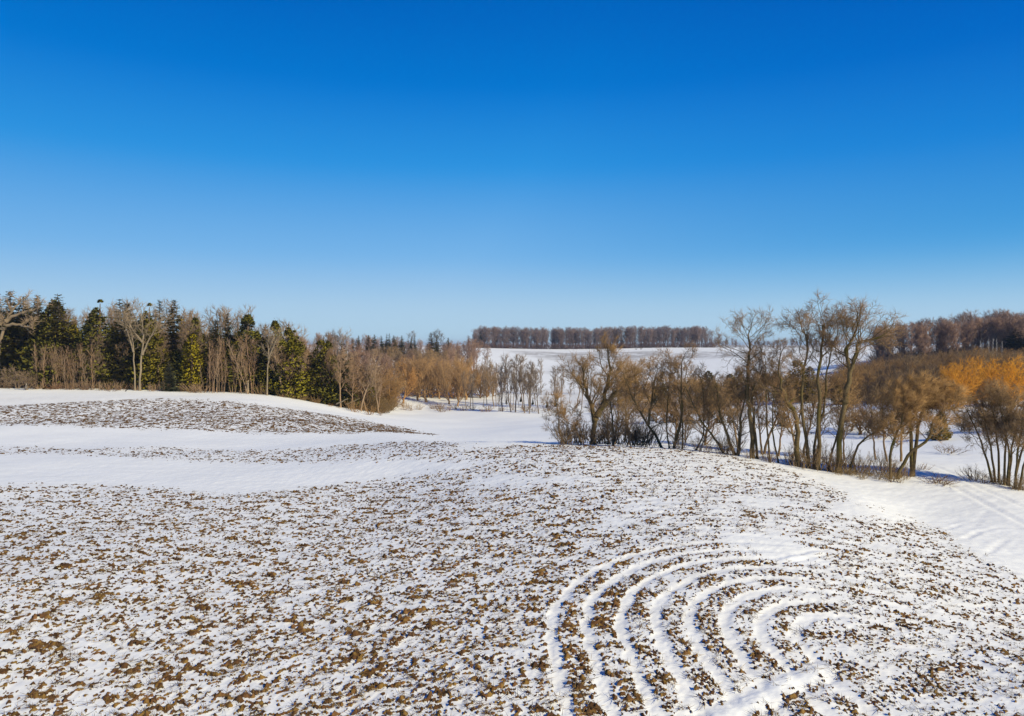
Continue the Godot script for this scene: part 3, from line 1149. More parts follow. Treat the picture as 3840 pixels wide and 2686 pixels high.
func plant_woods() -> void:
	line("spruce", "spruce_tree", "spruce tree", [[-115.1, -158.5, 21.2, 1.29], [-111.9, -158.5, 21.4, 1.41], [-109.6, -158.5, 20.4, 1.16], [-107.0, -158.5, 20.2, 1.29], [-109.0, -164.0, 21.0, 1.03], [-100.6, -158.5, 20.9, 1.29], [-87.2, -158.5, 20.0, 1.16], [-85.2, -158.5, 19.2, 1.29], [-80.9, -163.0, 20.3, 1.03], [-78.4, -163.0, 20.4, 0.97], [-67.5, -158.5, 15.9, 1.29], [-66.5, -163.0, 17.9, 0.9], [-64.7, -163.0, 17.0, 0.9], [-66.0, -158.5, 12.6, 1.41], [-38.2, -158.5, 14.5, 1.29]], [L(0.24, 0.2, 0.026), L(0.3, 0.235, 0.024), L(0.19, 0.175, 0.03), L(0.33, 0.24, 0.027)], "dark spiry conifer, %s of the spiry ones from the left in the left wood", "spiry conifers in the left wood")
	line("fir", "fir_tree", "fir tree", [[-102.2, -158.5, 20.8, 1.61], [-93.2, -158.5, 19.9, 1.74], [-82.4, -158.5, 19.4, 1.48], [-71.1, -158.5, 17.2, 1.54], [-59.3, -158.5, 18.5, 1.93], [-53.1, -158.5, 17.7, 1.54], [-50.7, -158.5, 16.4, 1.61], [-48.5, -158.5, 15.5, 1.68], [-103.9, -158.5, 18.0, 1.81], [-107.5, -158.5, 17.3, 1.54], [-80.4, -158.5, 16.7, 1.54], [-73.8, -158.5, 13.6, 1.54], [-113.5, -158.5, 17.9, 1.54], [-44.4, -158.5, 10.6, 1.93], [-42.3, -158.5, 14.9, 1.68]], [L(0.19, 0.165, 0.022), L(0.23, 0.185, 0.022), L(0.16, 0.145, 0.024)], "full olive-green evergreen, %s of the full ones from the left in the left wood", "full evergreens in the left wood")
	row("spruce", "spruce_tree", "spruce tree", Vector2(-156.9, -212.0), Vector2(-74.7, -232.0), 20, 14.6, 18.6, Vector2(3, 9), 1.3, [L(0.24, 0.2, 0.026), L(0.3, 0.235, 0.024), L(0.19, 0.175, 0.03), L(0.33, 0.24, 0.027)], "dark conifer deep inside the wood on the left, behind the front trees", "conifers deep in the left wood")
	tag(plant("cedar", "cedar_tree", -70.1, -154.0, 12.6, 1.25, L(0.33, 0.265, 0.014)), "large bright yellow-green cedar at the snowy edge of the left wood", "cedar tree", "")
	tag(plant("cedar", "cedar_tree", -80.2, -156.0, 8.4, 1.3, L(0.28, 0.23, 0.016)), "smaller yellow-green cedar left of the large bright cedar and behind the bluish pine", "cedar tree", "")
	tag(plant("spruce", "pine_tree", -73.4, -151.5, 6.7, 1.5, L(0.27, 0.29, 0.16)), "small bluish grey-green pine in front of the large yellow-green cedar", "pine tree", "")
	tag(plant("cedar", "cedar_tree", -113.1, -156.0, 12.2, 1.2, L(0.2, 0.18, 0.018)), "green cedar cut by the left edge of the photo", "cedar tree", "")
	tag(plant("cedar", "cedar_tree", -48.6, -154.5, 12.3, 1.5, L(0.25, 0.215, 0.018)), "broad olive cedar between bare trees near the right end of the left wood", "cedar tree", "")
	tag(plant("cedar", "cedar_tree", -42.5, -157.0, 14.1, 1.3, L(0.19, 0.16, 0.02)), "tall dull olive cedar where the left wood slopes down to the valley", "cedar tree", "")
	tag(plant("cedar", "cedar_tree", -61.2, -156.0, 12.3, 1.2, L(0.24, 0.2, 0.018)), "golden-green cedar between two dark conifers in the middle of the left wood", "cedar tree", "")
	tag(plant("cedar", "cedar_tree", -35.8, -172.0, 8.7, 1.4, L(0.2, 0.17, 0.018)), "low olive cedar at the valley end of the left wood", "cedar tree", "")
	row("sapling", "sapling", "sapling", Vector2(-104.1, -153.0), Vector2(-91.3, -154.0), 70, 5.5, 10.6, Vector2(0.8, 3), 1.2, [L(0.33, 0.21, 0.125), L(0.38, 0.25, 0.15), L(0.27, 0.17, 0.10), L(0.34, 0.235, 0.15)], "slender tan sapling in the thicket at the left of the wood edge", "tan saplings in the left thicket")
	row("sapling", "sapling", "sapling", Vector2(-66.1, -152.0), Vector2(-56.4, -153.0), 46, 6.3, 12.8, Vector2(0.8, 3), 1.2, [L(0.33, 0.21, 0.125), L(0.38, 0.25, 0.15), L(0.27, 0.17, 0.10), L(0.34, 0.235, 0.15)], "slender pinkish tan sapling in the thicket right of the yellow-green cedar", "saplings right of the large cedar")
	row("spreading", "thorn_tree", "tree", Vector2(-110.8, -151.0), Vector2(-102.9, -151.0), 5, 4.0, 6.4, Vector2(1, 2), 1.0, [L(0.28, 0.2, 0.13), L(0.33, 0.235, 0.155), L(0.24, 0.165, 0.105), L(0.34, 0.225, 0.12)], "low grey twiggy tree, %s of five at the far left field edge", "low twiggy trees at the far left")
	row("ash", "bare_tree", "tree", Vector2(-92.5, -156.0), Vector2(-84.3, -157.0), 6, 8.0, 12.5, Vector2(1, 4), 1.25, [L(0.28, 0.2, 0.13), L(0.33, 0.235, 0.155), L(0.24, 0.165, 0.105), L(0.34, 0.225, 0.12)], "bare grey tree, %s from the left between thicket and forked trees", "bare trees before the dark conifers")
	row("ash", "bare_tree", "tree", Vector2(-80.8, -156.0), Vector2(-67.9, -158.0), 5, 13.8, 17.3, Vector2(2, 6), 1.3, [L(0.28, 0.2, 0.13), L(0.33, 0.235, 0.155), L(0.24, 0.165, 0.105), L(0.34, 0.225, 0.12)], "tall bare grey tree, %s from the left behind the large yellow-green cedar", "bare trees behind the cedars")
	row("maple", "woodland_tree", "tree", Vector2(-146.7, -200.0), Vector2(-80.1, -215.0), 22, 19.0, 23.2, Vector2(3, 9), 1.0, [L(0.28, 0.2, 0.13), L(0.33, 0.235, 0.155), L(0.24, 0.165, 0.105), L(0.34, 0.225, 0.12)], "bare tree rising between the dark conifers of the left wood", "bare trees among the left conifers")
	row("ash", "bare_tree", "tree", Vector2(-57.6, -156.0), Vector2(-44.0, -155.0), 9, 9.8, 14.5, Vector2(1, 4), 1.2, [L(0.33, 0.21, 0.125), L(0.38, 0.25, 0.15), L(0.27, 0.17, 0.10), L(0.34, 0.235, 0.15)], "slim pale bare tree, %s from the left where the left wood begins to drop", "pale bare trees on the wood's crest")
	row("maple", "woodland_tree", "tree", Vector2(-64.1, -172.0), Vector2(-46.6, -172.0), 5, 14.7, 18.6, Vector2(2, 8), 1.2, [L(0.28, 0.2, 0.13), L(0.33, 0.235, 0.155), L(0.24, 0.165, 0.105), L(0.34, 0.225, 0.12)], "bare grey-brown tree behind the slim pale trees at the wood's right half", "bare trees in the wood's right half")
	row("ash", "bare_tree", "tree", Vector2(-44.3, -156.0), Vector2(-29.2, -160.0), 12, 10.0, 14.5, Vector2(1, 5), 1.35, [L(0.33, 0.21, 0.125), L(0.38, 0.25, 0.15), L(0.27, 0.17, 0.10), L(0.34, 0.235, 0.15)], "bare brown tree, %s from the left along the wood edge descending to the valley", "bare trees along the descending wood edge")
	row("maple", "woodland_tree", "tree", Vector2(-61.1, -190.0), Vector2(-34.3, -195.0), 16, 12.5, 16.5, Vector2(3, 9), 1.2, [L(0.31, 0.195, 0.145), L(0.36, 0.23, 0.17), L(0.27, 0.175, 0.135)], "purplish brown bare tree deep in the wood's valley end", "purplish trees of the wood's valley end")
	row("bush", "bush", "bush", Vector2(-56.6, -152.0), Vector2(-27.4, -150.0), 14, 0.6, 3.6, Vector2(1, 2), 1.2, [L(0.31, 0.185, 0.08), L(0.35, 0.2, 0.08), L(0.27, 0.165, 0.08), L(0.31, 0.205, 0.105)], "dry brown bush, %s from the left along the foot of the descending wood edge", "bushes along the descending wood edge")
	row("bush", "bush", "bush", Vector2(-110.5, -152.0), Vector2(-65.1, -151.5), 24, 1.6, 2.8, Vector2(1, 2), 1.2, [L(0.33, 0.21, 0.125), L(0.38, 0.25, 0.15), L(0.27, 0.17, 0.10), L(0.34, 0.235, 0.15)], "low dry bush, %s from the left along the foot of the left wood", "bushes along the foot of the left wood")
	row("maple", "woodland_tree", "tree", Vector2(-121.8, -420.0), Vector2(-21.7, -440.0), 46, 9.8, 14.1, Vector2(6, 25), 1.2, [L(0.31, 0.195, 0.145), L(0.36, 0.23, 0.17), L(0.27, 0.175, 0.135)], "far bare tree on the horizon between the left wood and the hilltop grove", "far trees on the left horizon")
	line("spruce", "spruce_tree", "spruce tree", [[-93.0, -410.0, 11.4, 1.0], [-90.2, -415.0, 12.9, 0.9], [-84.9, -420.0, 13.5, 1.3], [-79.5, -410.0, 14.2, 1.2], [-77.2, -420.0, 13.8, 1.1], [-74.1, -415.0, 15.1, 0.9], [-71.8, -412.0, 15.5, 0.9], [-70.8, -425.0, 14.3, 1.1], [-66.0, -420.0, 14.7, 1.3], [-59.9, -415.0, 13.8, 1.1], [-56.4, -412.0, 15.4, 0.8], [-49.0, -430.0, 17.9, 1.4], [-45.2, -425.0, 16.8, 1.1], [-39.0, -430.0, 15.4, 1.0]], [L(0.24, 0.2, 0.026), L(0.3, 0.235, 0.024), L(0.19, 0.175, 0.03), L(0.33, 0.24, 0.027)], "small far dark conifer, %s from the left on the horizon above the valley", "far conifers on the horizon")
	tag(plant("maple", "woodland_tree", -43.3, -430.0, 20.2, 1.5, L(0.16, 0.14, 0.13)), "round-crowned bare tree standing tallest on the far horizon left of centre", "tree", "")
	tag(plant("ash", "bare_tree", -63.5, -430.0, 18.1, 1.2, L(0.2, 0.16, 0.14)), "thin open bare tree on the horizon left of the round-crowned one", "tree", "")
	tag(plant("ash", "snag_tree", -41.9, -175.0, 18.9, 0.8, L(0.33, 0.28, 0.24)), "tall pale bare snag reaching into the sky above the left wood's end", "tree", "")
	tag(plant("ash", "snag_tree", -44.0, -178.0, 18.3, 0.5, L(0.25, 0.2, 0.17)), "thin bare snag beside the tall pale snag above the wood's end", "tree", "")
	row("maple", "woodland_tree", "tree", Vector2(-27.2, -300.0), Vector2(-20.1, -330.0), 9, 11.9, 18.4, Vector2(3, 12), 1.3, [L(0.31, 0.195, 0.145), L(0.36, 0.23, 0.17), L(0.27, 0.175, 0.135)], "dark purplish tree of the clump at the left foot of the white hill", "purplish clump left of the white hill")
	row("maple", "woodland_tree", "tree", Vector2(-45.6, -250.0), Vector2(-25.4, -290.0), 22, 10.5, 13.4, Vector2(4, 14), 1.3, [L(0.28, 0.2, 0.13), L(0.33, 0.235, 0.155), L(0.24, 0.165, 0.105), L(0.34, 0.225, 0.12)], "grey bare tree behind the orange willows in the valley", "grey trees behind the orange willows")
	row("rounded", "willow_tree", "willow", Vector2(-49.3, -170.0), Vector2(-32.6, -185.0), 26, 8.3, 12.5, Vector2(2, 7), 1.2, [L(0.31, 0.185, 0.08), L(0.35, 0.2, 0.08), L(0.27, 0.165, 0.08), L(0.31, 0.205, 0.105)], "bushy brown tree, %s from the left at the valley end of the left wood", "bushy brown trees at the valley end")
	line("willow", "willow_tree", "willow", [[-50.2, -195.0, 11.5, 1.1], [-48.4, -205.0, 12.1, 1.2], [-45.6, -210.0, 11.9, 1.2], [-34.8, -196.0, 9.0, 1.1], [-30.2, -196.0, 11.4, 1.2], [-27.3, -205.0, 14.0, 1.2], [-24.4, -202.0, 15.2, 1.4], [-21.9, -212.0, 14.0, 1.1], [-17.6, -198.0, 13.4, 1.1], [-15.0, -192.0, 12.8, 1.1], [-13.6, -212.0, 14.3, 1.2], [-31.3, -188.0, 8.4, 1.0], [-37.8, -200.0, 7.4, 1.0], [-16.5, -225.0, 13.8, 1.0]], [L(0.47, 0.25, 0.095), L(0.40, 0.245, 0.12), L(0.47, 0.28, 0.125), L(0.36, 0.225, 0.115)], "rounded orange-brown willow, %s from the left in the valley", "orange-brown willows in the valley")
	line("ash", "valley_tree", "tree", [[-9.9, -180.5, 10.3, 0.85], [-4.9, -190.3, 12.7, 1.0], [-2.3, -173.5, 11.7, 1.0], [-0.2, -171.9, 14.6, 0.85], [0.9, -171.9, 14.8, 1.0], [3.2, -170.2, 14.3, 0.85], [4.1, -168.5, 12.6, 0.85], [4.9, -186.6, 12.7, 1.0], [6.4, -168.5, 11.0, 1.0], [9.6, -232.0, 12.3, 0.85], [8.8, -168.2, 5.7, 0.85], [11.0, -167.9, 9.0, 0.85], [16.7, -182.6, 13.6, 1.0], [17.6, -177.7, 11.1, 0.85], [-3.4, -173.5, 5.0, 0.85], [1.9, -187.0, 7.4, 0.85], [-9.2, -232.0, 13.4, 0.85], [-1.2, -174.9, 5.4, 0.85], [16.0, -197.5, 6.1, 0.85]], [L(0.27, 0.195, 0.135), L(0.32, 0.23, 0.15), L(0.22, 0.165, 0.12)], "slender bare tree, %s from the left in the open valley below the white hill", "slender trees in the open valley")
	row("bush", "bush", "bush", Vector2(-32.2, -186.0), Vector2(10.0, -172.0), 24, 1.0, 2.1, Vector2(2, 5), 1.3, [L(0.31, 0.185, 0.08), L(0.35, 0.2, 0.08), L(0.27, 0.165, 0.08), L(0.31, 0.205, 0.105)], "low brown shrub, %s from the left among the slender valley trees", "low shrubs in the valley")
	line("spruce", "pine_sapling", "pine tree", [[-1.6, -200.0, 1.5, 1.0], [2.6, -205.0, 1.8, 1.1], [5.8, -196.0, 1.9, 1.2], [11.8, -190.0, 2.5, 1.3], [9.2, -186.0, 1.9, 1.1]], [L(0.05, 0.06, 0.02)], "little sparse green pine, %s from the left among the valley trees", "little pines in the valley")
	row("maple", "grove_tree", "tree", Vector2(-39.1, -752.0), Vector2(211.5, -752.0), 120, 19.0, 24.3, Vector2(3, 5), 1.15, [L(0.25, 0.18, 0.165), L(0.29, 0.2, 0.175), L(0.22, 0.16, 0.155)], "tall bare tree in the front of the grove along the crest of the white hill", "grove trees along the white hill's crest")
	row("maple", "grove_tree", "tree", Vector2(-38.3, -775.0), Vector2(215.0, -775.0), 100, 21.2, 23.6, Vector2(5, 10), 1.1, [L(0.20, 0.145, 0.14), L(0.22, 0.155, 0.15)], "bare tree deeper in the grove along the crest of the white hill", "inner grove trees on the white hill")
	row("bush", "bush", "bush", Vector2(-40.8, -748.0), Vector2(214.2, -748.0), 70, 6.3, 9.6, Vector2(3, 2), 2.0, [L(0.16, 0.095, 0.08), L(0.13, 0.08, 0.07)], "dark reddish bush at the foot of the hilltop grove", "bushes under the hilltop grove")
	line("spruce", "spruce_tree", "spruce tree", [[-33.6, -748.0, 16.9, 1.3], [117.0, -748.0, 11.4, 1.5], [-39.8, -748.0, 10.2, 1.6]], [L(0.03, 0.035, 0.02)], "dark conifer, %s from the left in the front of the hilltop grove", "conifers in the hilltop grove")
	row("maple", "woodland_tree", "tree", Vector2(219.5, -770.0), Vector2(411.5, -800.0), 40, 6.1, 11.6, Vector2(6, 25), 1.4, [L(0.19, 0.115, 0.095), L(0.21, 0.12, 0.09)], "low reddish brown far tree right of the hilltop grove", "far reddish trees right of the grove")
	line("bush", "bush", "bush", [[121.5, -690.0, 2.0, 1.2], [126.3, -690.0, 2.5, 1.0]], [L(0.07, 0.05, 0.04)], "small dark bush, %s of two alone on the snowy crest of the white hill", "lone bushes on the white hill")
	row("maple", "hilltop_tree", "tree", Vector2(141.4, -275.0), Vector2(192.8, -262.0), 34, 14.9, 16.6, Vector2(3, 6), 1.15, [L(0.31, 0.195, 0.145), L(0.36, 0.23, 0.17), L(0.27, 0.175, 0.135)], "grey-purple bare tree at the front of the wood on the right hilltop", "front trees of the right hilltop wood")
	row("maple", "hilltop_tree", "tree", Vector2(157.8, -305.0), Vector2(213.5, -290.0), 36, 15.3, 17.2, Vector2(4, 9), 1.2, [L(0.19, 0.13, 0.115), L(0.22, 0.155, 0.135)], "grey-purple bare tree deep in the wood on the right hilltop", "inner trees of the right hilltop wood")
	row("maple", "hilltop_tree", "tree", Vector2(203.1, -320.0), Vector2(233.9, -315.0), 14, 17.4, 19.4, Vector2(4, 6), 1.2, [L(0.31, 0.195, 0.145), L(0.36, 0.23, 0.17), L(0.27, 0.175, 0.135)], "tall grey-purple bare tree at the back of the right hilltop wood", "tall back trees of the right hilltop")
	row("spruce", "spruce_tree", "spruce tree", Vector2(184.9, -262.0), Vector2(187.7, -255.0), 4, 9.9, 15.3, Vector2(2, 4), 1.7, [L(0.014, 0.019, 0.009)], "very dark broad conifer, %s from the left at the right edge of the hilltop wood", "very dark conifers on the right hilltop")
	line("sapling", "birch_tree", "tree", [[164.7, -246.0, 8.5, 0.8], [165.3, -245.0, 9.2, 0.9], [168.0, -246.0, 9.2, 1.0], [168.4, -245.0, 8.9, 0.9], [170.9, -246.0, 7.8, 0.8]], [L(0.75, 0.70, 0.66)], "pale white-stemmed birch, %s from the left below the right hilltop wood", "pale birches below the right hilltop")
	row("rounded", "brown_tree", "tree", Vector2(101.1, -215.0), Vector2(159.6, -215.0), 36, 5.8, 9.2, Vector2(3, 12), 1.3, [L(0.31, 0.185, 0.08), L(0.35, 0.2, 0.08), L(0.27, 0.165, 0.08), L(0.31, 0.205, 0.105)], "rusty brown bushy tree below the right hilltop wood", "rusty trees below the right hilltop")
	row("rounded", "brown_tree", "tree", Vector2(76.5, -165.0), Vector2(96.3, -158.0), 26, 3.1, 7.0, Vector2(2, 8), 1.2, [L(0.31, 0.185, 0.08), L(0.35, 0.2, 0.08), L(0.27, 0.165, 0.08), L(0.31, 0.205, 0.105)], "brown bushy tree, %s from the left on the slope left of the golden willows", "brown trees left of the golden willows")
	row("ash", "bare_tree", "tree", Vector2(66.9, -130.0), Vector2(75.4, -120.0), 14, 5.3, 8.9, Vector2(2, 8), 1.3, [L(0.2, 0.14, 0.09), L(0.17, 0.12, 0.08)], "tall thin bare tree, %s from the left before the golden willows", "thin trees before the golden willows")
	line("rounded", "golden_willow", "willow", [[70.6, -114.0, 8.5, 1.2], [73.5, -116.0, 8.6, 1.3], [81.6, -118.0, 8.9, 1.4], [81.8, -124.0, 9.1, 1.3], [81.6, -120.0, 9.5, 1.5], [81.9, -116.0, 8.1, 1.4], [78.2, -126.0, 7.5, 1.1]], [L(0.74, 0.33, 0.035), L(0.80, 0.37, 0.04), L(0.66, 0.30, 0.045)], "bright golden willow, %s from the left on the right slope", "golden willows on the right slope")
	row("rounded", "brown_tree", "tree", Vector2(101.3, -140.0), Vector2(93.6, -125.0), 6, 5.2, 8.1, Vector2(2, 8), 1.2, [L(0.3, 0.17, 0.05), L(0.26, 0.16, 0.07)], "russet tree, %s from the left at the right photo edge beside the golden willows", "russet trees at the right edge")
	row("rounded", "brown_tree", "tree", Vector2(54.5, -106.0), Vector2(70.7, -96.0), 30, -1.0, 0.7, Vector2(1, 6), 1.3, [L(0.42, 0.265, 0.115), L(0.37, 0.235, 0.11), L(0.45, 0.30, 0.15)], "bushy tan-brown tree, %s from the left on the slope below the golden willows", "tan-brown trees below the willows")
	row("rounded", "grey_tree", "tree", Vector2(53.3, -84.0), Vector2(56.4, -76.0), 18, 1.8, 3.3, Vector2(0.6, 3), 1.1, [L(0.28, 0.2, 0.13), L(0.33, 0.235, 0.155), L(0.24, 0.165, 0.105), L(0.34, 0.225, 0.12)], "grey-brown twiggy tree, %s from the left behind the many-stemmed trees on the right", "grey twiggy trees on the right")
	tag(plant("fir", "conifer_tree", 46.2, -76.0, 3.6, 1.7, L(0.21, 0.16, 0.035)), "olive-dark spreading conifer beside the snowy track on the right", "conifer", "")
	line("cedar", "cedar_tree", "cedar tree", [[45.7, -165.0, 8.4, 1.5], [53.6, -172.0, 7.2, 1.5], [59.4, -185.0, 8.4, 1.0], [61.2, -150.0, 9.4, 1.25], [61.4, -146.0, 7.4, 1.2], [43.4, -150.0, 6.0, 1.4], [35.8, -170.0, 7.1, 1.5], [62.6, -135.0, 3.8, 1.4]], [L(0.17, 0.125, 0.025), L(0.2, 0.14, 0.022), L(0.14, 0.105, 0.028)], "olive-brown cedar, %s from the left across the valley behind the field-edge row", "cedars across the valley")
	row("rounded", "brown_tree", "tree", Vector2(29.5, -185.0), Vector2(67.8, -175.0), 34, 6.3, 8.9, Vector2(2, 8), 1.2, [L(0.31, 0.185, 0.08), L(0.35, 0.2, 0.08), L(0.27, 0.165, 0.08), L(0.31, 0.205, 0.105)], "brown bushy tree, %s from the left across the valley behind the field-edge row", "brown trees across the valley")
	row("rounded", "brown_tree", "tree", Vector2(60.0, -160.0), Vector2(77.2, -150.0), 24, 5.0, 7.5, Vector2(2, 8), 1.2, [L(0.31, 0.185, 0.08), L(0.35, 0.2, 0.08), L(0.27, 0.165, 0.08), L(0.31, 0.205, 0.105)], "brown tree, %s from the left in the mass right behind the tall bare trees", "brown trees behind the tall bare trees")
	row("bush", "bush", "bush", Vector2(17.2, -168.0), Vector2(77.2, -150.0), 34, 1.3, 2.7, Vector2(2, 6), 1.4, [L(0.31, 0.185, 0.08), L(0.35, 0.2, 0.08), L(0.27, 0.165, 0.08), L(0.31, 0.205, 0.105)], "dry brown shrub, %s from the left in the hedge across the snowy valley", "shrubs in the valley hedge")
	line("cedar", "juniper_bush", "juniper", [[25.7, -112.0, 1.9, 2.2], [26.7, -106.0, 1.5, 2.0], [31.9, -108.0, 1.7, 2.2], [24.1, -120.0, 1.5, 2.0], [40.3, -104.0, 2.1, 2.0]], [L(0.15, 0.105, 0.035)], "low spreading dark juniper, %s from the left in the snow behind the field-edge row", "junipers behind the field-edge row")
	row("spreading", "thorn_tree", "tree", Vector2(21.1, -118.0), Vector2(34.9, -112.0), 9, 3.7, 6.1, Vector2(1, 5), 1.1, [L(0.31, 0.185, 0.08), L(0.35, 0.2, 0.08), L(0.27, 0.165, 0.08), L(0.31, 0.205, 0.105)], "brown twiggy thorn tree, %s from the left in the snowfield behind the field-edge row", "thorn trees behind the field-edge row")
	row("spreading", "thorn_tree", "tree", Vector2(44.0, -95.0), Vector2(47.5, -85.0), 7, 3.9, 5.3, Vector2(1, 4), 1.1, [L(0.31, 0.185, 0.08), L(0.35, 0.2, 0.08), L(0.27, 0.165, 0.08), L(0.31, 0.205, 0.105)], "brown twiggy thorn tree, %s from the left left of the snowy track", "thorn trees left of the track")
	row("rounded", "willow_tree", "willow", Vector2(-36.5, -215.0), Vector2(-12.4, -222.0), 20, 10.6, 13.6, Vector2(2, 8), 1.2, [L(0.47, 0.25, 0.095), L(0.40, 0.245, 0.12), L(0.47, 0.28, 0.125), L(0.36, 0.225, 0.115)], "orange-brown tree in the thick of the valley willows", "orange trees among the valley willows")
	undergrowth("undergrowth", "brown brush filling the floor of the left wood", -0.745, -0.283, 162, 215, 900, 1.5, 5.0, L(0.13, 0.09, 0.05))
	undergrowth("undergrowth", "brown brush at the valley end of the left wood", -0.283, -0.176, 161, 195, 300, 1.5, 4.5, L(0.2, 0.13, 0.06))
	undergrowth("undergrowth", "brown brush covering the slope on the right", 0.476, 0.748, 125, 270, 900, 1.5, 5.0, L(0.19, 0.12, 0.06))
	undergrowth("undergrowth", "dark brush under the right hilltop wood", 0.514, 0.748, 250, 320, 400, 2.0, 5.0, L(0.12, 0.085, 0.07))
	row("maple", "grove_tree", "tree", Vector2(211.5, -752.0), Vector2(223.9, -752.0), 4, 10.1, 16.3, Vector2(1, 5), 1.1, [L(0.25, 0.16, 0.13)], "lower bare tree, %s from the left at the right end of the hilltop grove", "low trees at the grove's right end")
	row("maple", "grove_tree", "tree", Vector2(-45.7, -752.0), Vector2(-36.2, -752.0), 4, 13.0, 16.8, Vector2(1, 5), 1.0, [L(0.2, 0.145, 0.14)], "lower bare tree, %s from the left at the left end of the hilltop grove", "low trees at the grove's left end")
	row("ash", "valley_tree", "tree", Vector2(-11.9, -192.0), Vector2(12.6, -186.0), 14, 7.5, 13.5, Vector2(3, 8), 0.85, [L(0.27, 0.195, 0.135), L(0.32, 0.23, 0.15), L(0.22, 0.165, 0.12)], "thin leafless tree scattered among the slender trees of the open valley", "thin trees scattered in the valley")
	row("ash", "valley_tree", "tree", Vector2(-11.8, -238.0), Vector2(27.0, -234.0), 13, 5.1, 10.3, Vector2(3, 5), 1.1, [L(0.27, 0.195, 0.135), L(0.32, 0.23, 0.15), L(0.22, 0.165, 0.12)], "brown leafless tree, %s from the left on the bank at the white hill's foot", "trees on the bank below the white hill")
	row("rounded", "willow_tree", "willow", Vector2(-12.4, -222.0), Vector2(-5.4, -226.0), 5, 9.8, 13.4, Vector2(2, 5), 1.0, [L(0.31, 0.185, 0.08), L(0.35, 0.2, 0.08), L(0.27, 0.165, 0.08), L(0.31, 0.205, 0.105)], "brown willow, %s from the left between the orange willows and open valley", "brown willows at the open valley's left")
	line("fir", "fir_tree", "fir tree", [[-118.6, -162.0, 16.3, 1.3], [-113.7, -162.0, 15.6, 1.4], [-109.8, -162.0, 15.2, 1.3], [-106.7, -162.0, 14.8, 1.5], [-100.9, -162.0, 15.3, 1.4], [-97.3, -162.0, 14.8, 1.2], [-90.9, -162.0, 14.9, 1.3], [-87.0, -162.0, 15.6, 1.4], [-82.4, -162.0, 14.9, 1.3], [-79.6, -162.0, 14.4, 1.3], [-76.2, -162.0, 13.6, 1.4], [-72.7, -162.0, 14.8, 1.3], [-68.8, -162.0, 14.1, 1.4], [-65.3, -162.0, 13.9, 1.3], [-62.4, -162.0, 14.2, 1.4], [-57.8, -162.0, 14.2, 1.3], [-53.7, -162.0, 14.1, 1.3], [-49.3, -162.0, 14.3, 1.4], [-42.4, -162.0, 13.3, 1.3]], [L(0.2, 0.16, 0.026), L(0.25, 0.19, 0.026), L(0.17, 0.145, 0.026), L(0.28, 0.2, 0.035)], "dull olive evergreen, %s from the left in the second rank of the left wood", "second rank of evergreens in the left wood")
	row("maple", "woodland_tree", "tree", Vector2(-68.1, -240.0), Vector2(-24.0, -275.0), 30, 8.8, 13.0, Vector2(3, 14), 1.2, [L(0.31, 0.195, 0.145), L(0.36, 0.23, 0.17), L(0.27, 0.175, 0.135)], "brown bare tree in the continuous belt behind the valley willows", "belt of trees behind the valley willows")

# a tree of the row at the field edge, its trunks as polylines from its base
func edge_tree(label: String, called: String, category: String, group: String, x: float, z: float, r0: float, stems: Array, style: String, extra: Dictionary) -> void:
	var o := {"r0": r0 * 0.78, "tip": 0.3, "n0": 9, "start": 0.55, "a0": 52.0, "L": 3.0, "low": 0.8, "top": 0.8, "up": [0.10, 0.05, 0.02, 0.0], "wig": 0.31, "ang": 42.0, "ratio": 0.55, "n": [6, 5, 4], "levels": 2, "tw_n": 5, "tw_len": 0.5, "tw_r": 0.008, "from": 0.25, "moss": 0.14, "thin": 0.5, "limb_r": 0.37, "wood": Color(0.215, 0.155, 0.075), "twig": Color(0.29, 0.185, 0.1)}
	if style == "scrub":
		o.merge({"n0": 8, "start": 0.33, "L": 2.2, "twig": Color(0.33, 0.205, 0.098), "n": [5, 5, 4], "a0": 48.0, "tw_n": 8, "tw_len": 0.45, "wig": 0.3, "tip": 0.35}, true)
	elif style == "dense":
		o.merge({"n0": 13, "start": 0.25, "L": 2.6, "n": [6, 6, 4], "a0": 50.0, "tw_n": 8, "tw_len": 0.55, "wig": 0.26, "tip": 0.4, "twig": Color(0.38, 0.23, 0.098)}, true)
	o.merge(extra, true)
	var m := bare_tree(stems, o)
	var t := Node3D.new()
	t.name = numbered(called)
	add_child(t)
	t.position = Vector3(x, ground(x, z), z)
	part(t, "trunk", m[0], mats.bark)
	part(t, "crown", m[1], mats.plain)
	tag(t, label, category, group)

